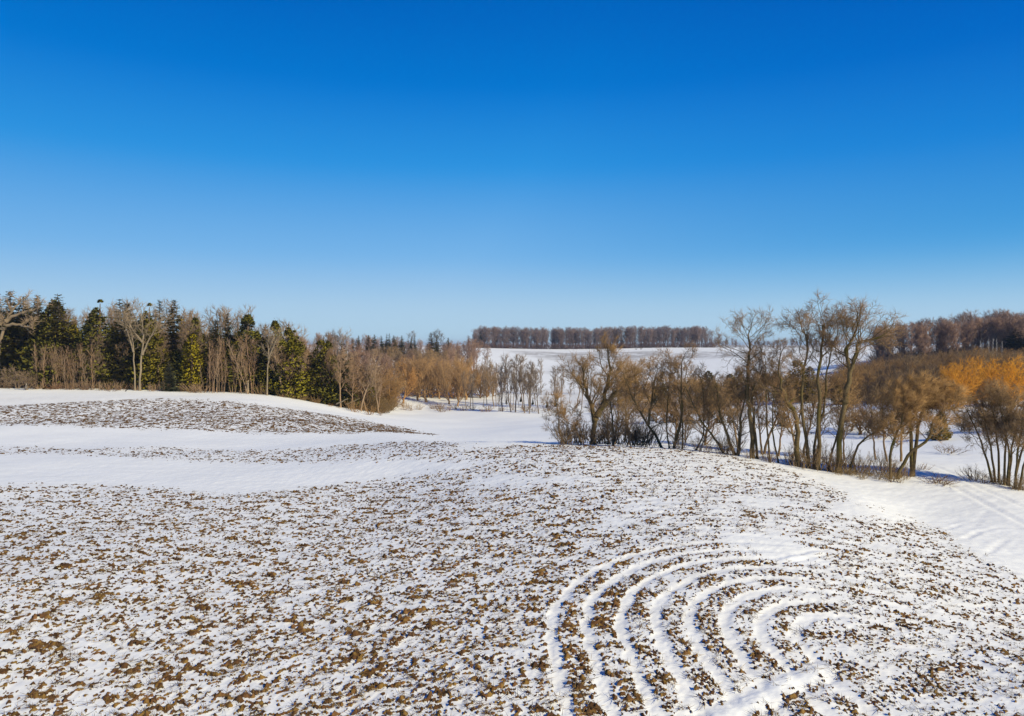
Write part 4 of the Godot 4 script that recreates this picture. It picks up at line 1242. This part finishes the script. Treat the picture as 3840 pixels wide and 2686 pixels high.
func plant_near_trees() -> void:
	edge_tree("leafless tree leaning left with two limbs, first of the field-edge row", "field_edge_tree", "tree", "leafless trees in the row at the field edge", 12.41, -57.50, 0.17, [PackedVector3Array([Vector3(0.02, -0.30, 0.00), Vector3(-0.99, 1.45, 0.00), Vector3(-2.13, 3.15, 0.00), Vector3(-2.75, 4.50, 0.00)]), PackedVector3Array([Vector3(-1.30, 1.88, 0.00), Vector3(-1.04, 3.41, 0.00), Vector3(-0.83, 5.15, 0.00)])], "scrub", {})
	edge_tree("thin upright tree just right of the left-leaning two-limbed tree", "field_edge_tree", "tree", "leafless trees in the row at the field edge", 12.74, -57.00, 0.1, [PackedVector3Array([Vector3(0.02, -0.30, 0.00), Vector3(-0.21, 2.24, 0.00), Vector3(-0.09, 4.51, 0.00), Vector3(0.03, 6.02, 0.00)])], "scrub", {})
	edge_tree("sturdier dark tree leaning right at its foot, third in the field-edge row", "field_edge_tree", "tree", "leafless trees in the row at the field edge", 12.85, -56.00, 0.17, [PackedVector3Array([Vector3(0.02, -0.30, 0.00), Vector3(0.60, 2.38, 0.00), Vector3(0.59, 4.29, 0.00), Vector3(0.62, 6.63, 0.00)])], "locust", {"L": 2.2})
	edge_tree("thin dark tree close right of the sturdier dark tree", "field_edge_tree", "tree", "leafless trees in the row at the field edge", 13.79, -57.00, 0.1, [PackedVector3Array([Vector3(0.02, -0.30, 0.00), Vector3(0.01, 2.00, 0.00), Vector3(-0.24, 3.94, 0.00), Vector3(-0.42, 5.45, 0.00)])], "scrub", {})
	edge_tree("small bent tree leaning right, alone in a gap of the row", "field_edge_tree", "tree", "leafless trees in the row at the field edge", 14.16, -55.00, 0.1, [PackedVector3Array([Vector3(0.02, -0.30, 0.00), Vector3(0.70, 1.05, 0.00), Vector3(0.84, 2.72, 0.00), Vector3(0.75, 4.81, 0.00)])], "scrub", {})
	edge_tree("tree leaning far left over the gap, with a bare lower trunk", "field_edge_tree", "tree", "leafless trees in the row at the field edge", 16.25, -53.50, 0.15, [PackedVector3Array([Vector3(0.02, -0.30, 0.00), Vector3(-0.63, 0.95, 0.00), Vector3(-1.59, 2.19, 0.00), Vector3(-2.47, 3.78, 0.00), Vector3(-3.09, 5.20, 0.00)])], "scrub", {"start": 0.45})
	edge_tree("tree forked low into a V, left of the tall wide-crowned tree", "field_edge_tree", "tree", "leafless trees in the row at the field edge", 16.94, -53.00, 0.18, [PackedVector3Array([Vector3(0.03, -0.30, 0.00), Vector3(-0.73, 1.63, 0.00), Vector3(-1.22, 3.06, 0.00), Vector3(-1.49, 4.87, 0.00)]), PackedVector3Array([Vector3(0.06, -0.30, 0.00), Vector3(0.26, 1.45, 0.00), Vector3(0.29, 3.06, 0.00), Vector3(0.62, 4.67, 0.00)])], "scrub", {})
	edge_tree("tall bare tree with a wide umbrella crown, standing apart on the left", "field_edge_tree", "tree", "leafless trees in the row at the field edge", 17.82, -52.00, 0.22, [PackedVector3Array([Vector3(0.03, -0.30, 0.00), Vector3(-0.27, 3.47, 0.00), Vector3(-0.46, 4.85, 0.00), Vector3(-0.33, 7.15, 0.00), Vector3(-0.30, 8.33, 0.00), Vector3(-0.40, 9.08, 0.00)])], "locust", {"L": 2.7, "start": 0.45, "top": 0.75, "n0": 12})
	edge_tree("dark second trunk close right of the wide umbrella-crowned tree", "field_edge_tree", "tree", "leafless trees in the row at the field edge", 18.14, -52.00, 0.15, [PackedVector3Array([Vector3(0.03, -0.30, 0.00), Vector3(-0.21, 2.58, 0.00), Vector3(-0.46, 4.83, 0.00), Vector3(0.16, 6.40, 0.00)])], "scrub", {"start": 0.6})
	edge_tree("slim straight tree right of the wide umbrella-crowned tree", "field_edge_tree", "tree", "leafless trees in the row at the field edge", 18.70, -51.00, 0.1, [PackedVector3Array([Vector3(0.03, -0.30, 0.00), Vector3(-0.27, 3.62, 0.00), Vector3(-0.32, 5.50, 0.00), Vector3(-0.40, 7.05, 0.00)])], "scrub", {"start": 0.4})
	edge_tree("thin tree leaning left, left of the thick gnarled trunk", "field_edge_tree", "tree", "leafless trees in the row at the field edge", 19.37, -51.00, 0.1, [PackedVector3Array([Vector3(0.03, -0.30, 0.00), Vector3(-0.43, 1.91, 0.00), Vector3(-0.49, 3.46, 0.00), Vector3(-0.35, 5.20, 0.00)])], "scrub", {"start": 0.4})
	edge_tree("thick gnarled dark trunk with crooked low limbs", "field_edge_tree", "tree", "leafless trees in the row at the field edge", 20.32, -50.00, 0.27, [PackedVector3Array([Vector3(0.04, -0.30, 0.00), Vector3(-0.03, 1.76, 0.00), Vector3(-0.08, 3.37, 0.00), Vector3(-0.82, 4.79, 0.00), Vector3(-1.24, 5.93, 0.00), Vector3(-1.40, 7.07, 0.00)])], "locust", {"start": 0.25, "L": 2.3, "n0": 10, "low": 1.0})
	edge_tree("tall pale-barked tree right of the gnarled trunk", "field_edge_tree", "tree", "leafless trees in the row at the field edge", 21.15, -50.00, 0.17, [PackedVector3Array([Vector3(0.04, -0.30, 0.00), Vector3(-0.38, 3.12, 0.00), Vector3(-0.57, 5.34, 0.00), Vector3(-0.36, 7.55, 0.00), Vector3(-0.20, 9.16, 0.00), Vector3(-0.51, 9.73, 0.00)])], "locust", {"L": 2.5, "start": 0.45, "top": 0.65, "n0": 12})
	edge_tree("tallest straight tree in the middle of the tall group", "field_edge_tree", "tree", "leafless trees in the row at the field edge", 21.52, -49.50, 0.19, [PackedVector3Array([Vector3(0.04, -0.30, 0.00), Vector3(0.08, 4.09, 0.00), Vector3(-0.01, 6.72, 0.00), Vector3(0.23, 8.54, 0.00), Vector3(0.41, 10.22, 0.00), Vector3(0.28, 9.94, 0.00)])], "locust", {"L": 2.5, "start": 0.45, "top": 0.6, "n0": 13})
	edge_tree("straight companion trunk touching the tallest tree on its right", "field_edge_tree", "tree", "leafless trees in the row at the field edge", 21.61, -50.50, 0.14, [PackedVector3Array([Vector3(0.04, -0.30, 0.00), Vector3(0.17, 2.25, 0.00), Vector3(0.81, 4.55, 0.00), Vector3(0.87, 6.46, 0.00), Vector3(1.31, 8.56, 0.00), Vector3(1.68, 9.61, 0.00)])], "locust", {"L": 2.5, "start": 0.55})
	edge_tree("short dark tree leaning right between two tall trees", "field_edge_tree", "tree", "leafless trees in the row at the field edge", 22.31, -50.00, 0.12, [PackedVector3Array([Vector3(0.04, -0.30, 0.00), Vector3(0.85, 2.81, 0.00), Vector3(1.18, 4.65, 0.00)])], "scrub", {"start": 0.4})
	edge_tree("thick tall forked tree with a broad crown at the right of the tall group", "field_edge_tree", "tree", "leafless trees in the row at the field edge", 22.60, -49.00, 0.25, [PackedVector3Array([Vector3(0.05, -0.30, 0.00), Vector3(0.52, 4.69, 0.00), Vector3(0.84, 6.85, 0.00), Vector3(0.66, 8.59, 0.00), Vector3(1.02, 9.35, 0.00), Vector3(1.26, 9.85, 0.00)]), PackedVector3Array([Vector3(0.52, 4.93, 0.00), Vector3(0.95, 6.98, 0.00), Vector3(1.45, 8.83, 0.00), Vector3(2.04, 9.29, 0.00)])], "locust", {"L": 2.8, "start": 0.4, "top": 0.85, "n0": 9, "moss": 0.2})
	edge_tree("low tree sprawling right with long crooked limbs below the thick forked tree", "field_edge_tree", "tree", "leafless trees in the row at the field edge", 23.36, -49.00, 0.12, [PackedVector3Array([Vector3(0.05, -0.30, 0.00), Vector3(0.77, 2.06, 0.00), Vector3(2.08, 2.96, 0.00), Vector3(3.00, 3.51, 0.00)])], "scrub", {"L": 2.2})
	edge_tree("small tree with a pale trunk curving right beside the track", "field_edge_tree", "tree", "leafless trees in the row at the field edge", 25.51, -47.50, 0.13, [PackedVector3Array([Vector3(0.05, -0.30, 0.00), Vector3(0.12, 2.21, 0.00), Vector3(0.74, 3.74, 0.00), Vector3(0.94, 4.88, 0.00)])], "dense", {"L": 1.6})
	edge_tree("tree leaning far right over the snowy track with a spreading crown", "field_edge_tree", "tree", "leafless trees in the row at the field edge", 25.87, -47.50, 0.16, [PackedVector3Array([Vector3(0.05, -0.30, 0.00), Vector3(0.85, 1.68, 0.00), Vector3(2.36, 2.94, 0.00), Vector3(2.57, 3.99, 0.00), Vector3(3.46, 4.89, 0.00)])], "dense", {"L": 2.2, "start": 0.4})
	edge_tree("bushy tree on two straight trunks beside the snowy track", "field_edge_tree", "tree", "leafless trees in the row at the field edge", 27.52, -48.50, 0.17, [PackedVector3Array([Vector3(0.05, -0.30, 0.00), Vector3(-0.08, 3.70, 0.00), Vector3(-0.14, 4.67, 0.00), Vector3(0.04, 5.41, 0.00)]), PackedVector3Array([Vector3(0.16, -0.30, 0.00), Vector3(0.42, 3.57, 0.00), Vector3(0.96, 4.67, 0.00), Vector3(1.41, 5.41, 0.00)])], "dense", {"L": 1.9, "start": 0.35})
	edge_tree("many-stemmed tree leaning left, right of the snowy track", "field_edge_tree", "tree", "many-stemmed trees beside the track on the right", 32.47, -47.50, 0.11, [PackedVector3Array([Vector3(0.06, -0.30, 0.00), Vector3(-0.59, 2.16, 0.00), Vector3(-1.52, 4.33, 0.00)]), PackedVector3Array([Vector3(0.43, -0.30, 0.00), Vector3(0.30, 2.89, 0.00), Vector3(-0.09, 5.23, 0.00)]), PackedVector3Array([Vector3(0.25, -0.30, 0.00), Vector3(-0.14, 2.35, 0.00), Vector3(-0.62, 4.51, 0.00)])], "dense", {"L": 1.9, "n0": 8, "start": 0.4, "n": [5, 5, 4], "twig": Color(0.34, 0.22, 0.11)})
	edge_tree("many-stemmed upright tree at the right end of the snowy track", "field_edge_tree", "tree", "many-stemmed trees beside the track on the right", 32.49, -46.50, 0.11, [PackedVector3Array([Vector3(0.07, -0.30, 0.00), Vector3(0.12, 2.84, 0.00), Vector3(0.18, 5.14, 0.00)]), PackedVector3Array([Vector3(0.42, -0.30, 0.00), Vector3(0.57, 2.49, 0.00), Vector3(0.98, 4.79, 0.00)]), PackedVector3Array([Vector3(0.26, -0.30, 0.00), Vector3(0.34, 2.31, 0.00), Vector3(-0.08, 4.61, 0.00)])], "dense", {"L": 1.9, "n0": 8, "start": 0.4, "n": [5, 5, 4], "twig": Color(0.34, 0.22, 0.11)})
	edge_tree("many-stemmed tree fanning right at the photo's right edge", "field_edge_tree", "tree", "many-stemmed trees beside the track on the right", 32.40, -45.50, 0.11, [PackedVector3Array([Vector3(0.07, -0.30, 0.00), Vector3(0.56, 2.29, 0.00), Vector3(1.40, 4.36, 0.00)]), PackedVector3Array([Vector3(0.33, -0.30, 0.00), Vector3(0.91, 1.94, 0.00), Vector3(1.76, 3.33, 0.00)]), PackedVector3Array([Vector3(0.21, -0.30, 0.00), Vector3(0.30, 2.29, 0.00), Vector3(0.54, 4.02, 0.00)])], "dense", {"L": 1.9, "n0": 8, "start": 0.4, "n": [5, 5, 4], "twig": Color(0.34, 0.22, 0.11)})
	edge_tree("large brown willow with a leaning trunk at the left end of the row", "field_edge_tree", "tree", "trees around the leaning willow", 7.39, -64.00, 0.32, [PackedVector3Array([Vector3(0.01, -0.30, 0.00), Vector3(0.03, 1.78, 0.00), Vector3(1.07, 3.45, 0.00), Vector3(1.96, 4.50, 0.00), Vector3(2.78, 5.35, 0.00)]), PackedVector3Array([Vector3(0.37, 2.43, 0.00), Vector3(1.09, 4.38, 0.00), Vector3(1.42, 6.02, 0.00), Vector3(1.57, 6.80, 0.00)]), PackedVector3Array([Vector3(0.25, 1.95, 0.00), Vector3(-0.36, 3.89, 0.00), Vector3(-0.85, 5.59, 0.00)])], "dense", {"L": 2.7, "start": 0.3, "n0": 9, "twig": Color(0.3, 0.185, 0.08), "up": [0.12, 0.1, 0.05, 0.0]})
	edge_tree("straight thin dark trunk right of the large willow's foot", "field_edge_tree", "tree", "trees around the leaning willow", 8.64, -60.00, 0.13, [PackedVector3Array([Vector3(0.01, -0.30, 0.00), Vector3(-0.09, 2.03, 0.00), Vector3(-0.23, 3.51, 0.00), Vector3(-0.00, 4.65, 0.00)])], "scrub", {})
	edge_tree("bent shrubby tree leaning left over the white valley, left of the willow", "field_edge_tree", "tree", "trees around the leaning willow", 4.83, -61.00, 0.1, [PackedVector3Array([Vector3(0.01, -0.30, 0.00), Vector3(-0.74, 0.93, 0.00), Vector3(-0.76, 2.20, 0.00), Vector3(-0.90, 2.81, 0.00)]), PackedVector3Array([Vector3(1.19, -0.30, 0.00), Vector3(0.72, 1.18, 0.00), Vector3(-0.21, 1.88, 0.00)])], "scrub", {"L": 1.8, "start": 0.3})
	edge_tree("slim tree leaning right behind the large willow", "field_edge_tree", "tree", "trees around the leaning willow", 11.45, -72.00, 0.15, [PackedVector3Array([Vector3(0.01, -0.30, 0.00), Vector3(0.55, 2.66, 0.00), Vector3(1.64, 4.30, 0.00), Vector3(2.45, 6.48, 0.00)]), PackedVector3Array([Vector3(0.28, 1.57, 0.00), Vector3(0.14, 4.30, 0.00), Vector3(0.27, 6.21, 0.00)])], "dense", {"L": 2.4})
	edge_tree("large pale old tree with heavy crooked limbs, cut by the photo's left edge", "field_edge_tree", "tree", "broad pale trees at the edge of the left wood", -111.87, -154.00, 0.55, [PackedVector3Array([Vector3(0.04, -0.30, 0.00), Vector3(-0.21, 7.19, 0.00), Vector3(0.56, 12.43, 0.00), Vector3(1.76, 15.05, 0.00), Vector3(3.42, 17.55, 0.00), Vector3(4.83, 19.12, 0.00)]), PackedVector3Array([Vector3(0.68, 12.72, 0.00), Vector3(0.13, 15.34, 0.00), Vector3(-0.65, 18.25, 0.00)]), PackedVector3Array([Vector3(1.40, 14.47, 0.00), Vector3(3.63, 15.92, 0.00), Vector3(6.84, 16.80, 0.00), Vector3(8.89, 17.67, 0.00)]), PackedVector3Array([Vector3(0.80, 13.02, 0.00), Vector3(3.02, 13.89, 0.00), Vector3(5.63, 13.31, 0.00), Vector3(7.09, 13.48, 0.00)])], "scrub", {"n0": 7, "L": 3.0, "start": 0.45, "tw_r": 0.03, "tw_len": 1.2, "wood": Color(0.42, 0.31, 0.19), "twig": Color(0.36, 0.26, 0.17), "tip": 0.25, "wig": 0.3, "n": [4, 3, 3], "levels": 1, "moss": 0.0})
	edge_tree("pale tree forking into wide bare limbs in front of the dark conifers", "field_edge_tree", "tree", "broad pale trees at the edge of the left wood", -80.05, -151.50, 0.3, [PackedVector3Array([Vector3(0.04, -0.30, 0.00), Vector3(0.31, 6.07, 0.00), Vector3(0.81, 10.08, 0.00), Vector3(0.67, 13.52, 0.00), Vector3(0.47, 16.38, 0.00)]), PackedVector3Array([Vector3(0.61, 7.79, 0.00), Vector3(2.14, 11.23, 0.00), Vector3(3.88, 13.81, 0.00)]), PackedVector3Array([Vector3(0.81, 10.37, 0.00), Vector3(-1.00, 12.38, 0.00), Vector3(-2.69, 15.52, 0.00)])], "scrub", {"n0": 9, "L": 4.2, "start": 0.5, "tw_r": 0.026, "tw_len": 1.1, "wood": Color(0.42, 0.33, 0.22), "twig": Color(0.36, 0.27, 0.18), "wig": 0.24, "n": [4, 4, 3], "levels": 1, "tw_n": 5, "moss": 0.0})
	edge_tree("slimmer pale tree just left of the forking pale tree", "field_edge_tree", "tree", "broad pale trees at the edge of the left wood", -81.08, -151.50, 0.22, [PackedVector3Array([Vector3(0.04, -0.30, 0.00), Vector3(-0.20, 6.62, 0.00), Vector3(-0.28, 10.06, 0.00), Vector3(-0.82, 12.93, 0.00)]), PackedVector3Array([Vector3(-0.24, 8.34, 0.00), Vector3(-1.40, 12.35, 0.00), Vector3(-1.95, 14.64, 0.00)])], "scrub", {"n0": 8, "L": 3.4, "start": 0.5, "tw_r": 0.026, "tw_len": 1.0, "wood": Color(0.42, 0.33, 0.22), "twig": Color(0.36, 0.27, 0.18), "wig": 0.24, "n": [4, 4, 3], "levels": 1, "tw_n": 5, "moss": 0.0})
	edge_tree("pale tree with a snapped top and spread limbs where the wood's edge drops", "field_edge_tree", "tree", "broad pale trees at the edge of the left wood", -52.44, -150.50, 0.24, [PackedVector3Array([Vector3(0.02, -0.30, 0.00), Vector3(0.21, 4.76, 0.00), Vector3(0.52, 8.17, 0.00), Vector3(0.31, 11.02, 0.00)]), PackedVector3Array([Vector3(0.40, 7.89, 0.00), Vector3(1.50, 10.45, 0.00), Vector3(2.36, 12.44, 0.00)])], "scrub", {"n0": 8, "L": 3.4, "start": 0.5, "tw_r": 0.026, "tw_len": 1.0, "wood": Color(0.42, 0.33, 0.22), "twig": Color(0.36, 0.27, 0.18), "wig": 0.24, "n": [4, 4, 3], "levels": 1, "tw_n": 5, "moss": 0.0})

func small_things() -> void:
	row("bush", "bush", "bush", Vector2(3.9, -61.0), Vector2(11.8, -58.0), 14, 1.5, 3.0, Vector2(0.5, 0.9), 0.9, [L(0.2, 0.13, 0.07), L(0.25, 0.16, 0.08), L(0.28, 0.19, 0.1)], "dark twiggy shrub, %s from the left around the leaning willow's foot", "shrubs around the leaning willow")
	row("bush", "bush", "bush", Vector2(12.5, -56.0), Vector2(18.5, -51.0), 10, 0.8, 2.0, Vector2(0.5, 0.9), 0.8, [L(0.2, 0.13, 0.07), L(0.25, 0.16, 0.08), L(0.28, 0.19, 0.1)], "thin dark shrub, %s from the left at the foot of the row's left half", "shrubs under the row's left half")
	row("bush", "bush", "bush", Vector2(18.6, -50.5), Vector2(27.4, -48.5), 18, 0.9, 2.4, Vector2(0.5, 0.9), 0.85, [L(0.2, 0.13, 0.07), L(0.25, 0.16, 0.08), L(0.28, 0.19, 0.1)], "twiggy shrub, %s from the left at the foot of the tall trees", "shrubs under the tall trees")
	row("bush", "bush", "bush", Vector2(22.2, -48.5), Vector2(26.3, -46.8), 12, 0.5, 1.1, Vector2(0.5, 0.9), 1.2, [L(0.33, 0.23, 0.11), L(0.28, 0.19, 0.09)], "straw-coloured dead weed clump, %s from the left at the row's foot near the track", "straw weed clumps near the track")
	row("bush", "bush", "bush", Vector2(32.0, -48.0), Vector2(32.8, -44.5), 8, 0.6, 1.4, Vector2(0.5, 0.9), 1.1, [L(0.2, 0.13, 0.07), L(0.25, 0.16, 0.08), L(0.28, 0.19, 0.1)], "low shrub, %s from the left under the many-stemmed trees", "shrubs under the many-stemmed trees")
	tag(plant("bush", "weed_clump", 28.1, -46.7, 0.8, 2.6, L(0.22, 0.13, 0.06)), "dry brown weed pile in the snow beside the track's bend", "bush", "")
	tag(plant("bush", "weed_clump", 28.0, -45.8, 0.55, 2.8, L(0.26, 0.15, 0.06)), "low straw weed clump just right of the brown weed pile", "bush", "")
	tag(plant("bush", "weed_clump", 30.0, -51.7, 0.7, 1.6, L(0.25, 0.14, 0.06)), "small tan grass tuft on the bank left of the track", "bush", "")
	tag(plant("bush", "weed_clump", 40.7, -65.6, 0.7, 4.0, L(0.27, 0.16, 0.07)), "flat brown grass strip on the bank under the spreading conifer", "bush", "")
	tag(plant("spreading", "thorn_tree", -96.3, -154.6, 3.4, 1.5, L(0.13, 0.09, 0.06)), "small dark crooked tree leaning right on the snowbank before the thicket", "tree", "")
	tag(plant("bush", "brush_pile", -97.9, -151.6, 1.3, 2.8, L(0.2, 0.1, 0.06)), "rounded reddish brush pile on the snowbank left of the crooked tree", "brush pile", "")
	tag(plant("bush", "brush_pile", -98.7, -150.1, 0.9, 2.2, L(0.24, 0.13, 0.07)), "smaller brush heap left of the rounded reddish brush pile", "brush pile", "")
	tag(plant("bush", "bush", -91.6, -151.9, 1.5, 2.4, L(0.16, 0.11, 0.08)), "spiky dark shrub right of the crooked leaning tree", "bush", "")
	tag(plant("bush", "bush", -84.7, -155.2, 1.1, 0.8, L(0.12, 0.08, 0.06)), "small dark leaning stump shoots alone on the snowbank below the conifers", "bush", "")
	tag(plant("bush", "bush", -84.4, -148.4, 0.5, 4.0, L(0.22, 0.15, 0.11)), "low flat tuft of dead grass on the snowbank below the conifers", "bush", "")
	row("rounded", "hedgerow_tree", "tree", Vector2(7.2, -70.0), Vector2(21.4, -66.0), 7, 4.7, 6.9, Vector2(0.8, 2.5), 0.9, [L(0.27, 0.17, 0.085), L(0.24, 0.155, 0.085), L(0.28, 0.19, 0.11)], "brown twiggy tree, %s from the left behind the front trees of the row's left half", "second rank of the row's left half")
	row("ash", "hedgerow_tree", "tree", Vector2(19.3, -62.0), Vector2(33.5, -58.0), 12, 5.8, 7.7, Vector2(0.8, 2.5), 1.2, [L(0.3, 0.19, 0.09), L(0.26, 0.175, 0.1)], "thin brown tree, %s from the left behind the tall trees of the row", "second rank behind the tall trees")
	row("spreading", "hedgerow_tree", "tree", Vector2(4.5, -64.0), Vector2(12.6, -60.0), 7, 1.5, 2.5, Vector2(0.8, 2.5), 1.1, [L(0.3, 0.19, 0.09), L(0.25, 0.16, 0.09)], "low brown tangle, %s from the left about the willow's foot", "low tangles about the willow's foot")
	timber("stump", "short pale broken stump among the low twiggy trees at the far left", Vector3(-102.80, 0.66, -149.00), Vector3(-101.69, 1.72, -147.50), 0.28, Color(0.6, 0.5, 0.4))
	timber("stump", "pale snapped trunk standing by the wood edge right of the pink saplings", Vector3(-56.67, -0.35, -151.00), Vector3(-55.91, 2.18, -149.50), 0.3, Color(0.62, 0.47, 0.3))
	timber("fallen_branch", "pale fallen limb sloping up to the right at the wood's valley end", Vector3(-37.63, -2.65, -151.00), Vector3(-35.10, -1.51, -149.50), 0.16, Color(0.6, 0.47, 0.3))
	timber("fallen_branch", "longer pale fallen limb right of the other, at the wood's valley end", Vector3(-35.93, -2.82, -153.00), Vector3(-32.99, -1.60, -151.50), 0.13, Color(0.6, 0.46, 0.28))
	timber("dead_stalk", "dark snapped pole leaning right, alone on the snowbank before the conifers", Vector3(-81.81, 0.20, -149.00), Vector3(-80.25, 0.89, -147.50), 0.09, Color(0.16, 0.11, 0.07))
	pass

# a stump, pole or fallen limb between two points
func timber(called: String, label: String, a: Vector3, b: Vector3, r: float, col: Color) -> void:
	var w := Wood.new()
	var pts := PackedVector3Array()
	var rads := PackedFloat32Array()
	for k in 6:
		pts.append((b - a) * (k / 5.0) + (rv() * r * 0.5 if k > 0 else Vector3.ZERO))
		rads.append(r * lerpf(1.0, 0.6, k / 5.0))
	w.tube(pts, rads, 7, col, 0.0, rng)
	for k in 4:
		w.spike(pts[5], (b - a).normalized() * r * 2.0 + rv() * r * 1.2, r * 0.4, col)
	var o := MeshInstance3D.new()
	o.name = numbered(called)
	o.mesh = w.mesh()
	o.material_override = mats.bark
	add_child(o)
	o.position = a
	tag(o, label, "tree stump" if called == "stump" else "branch")
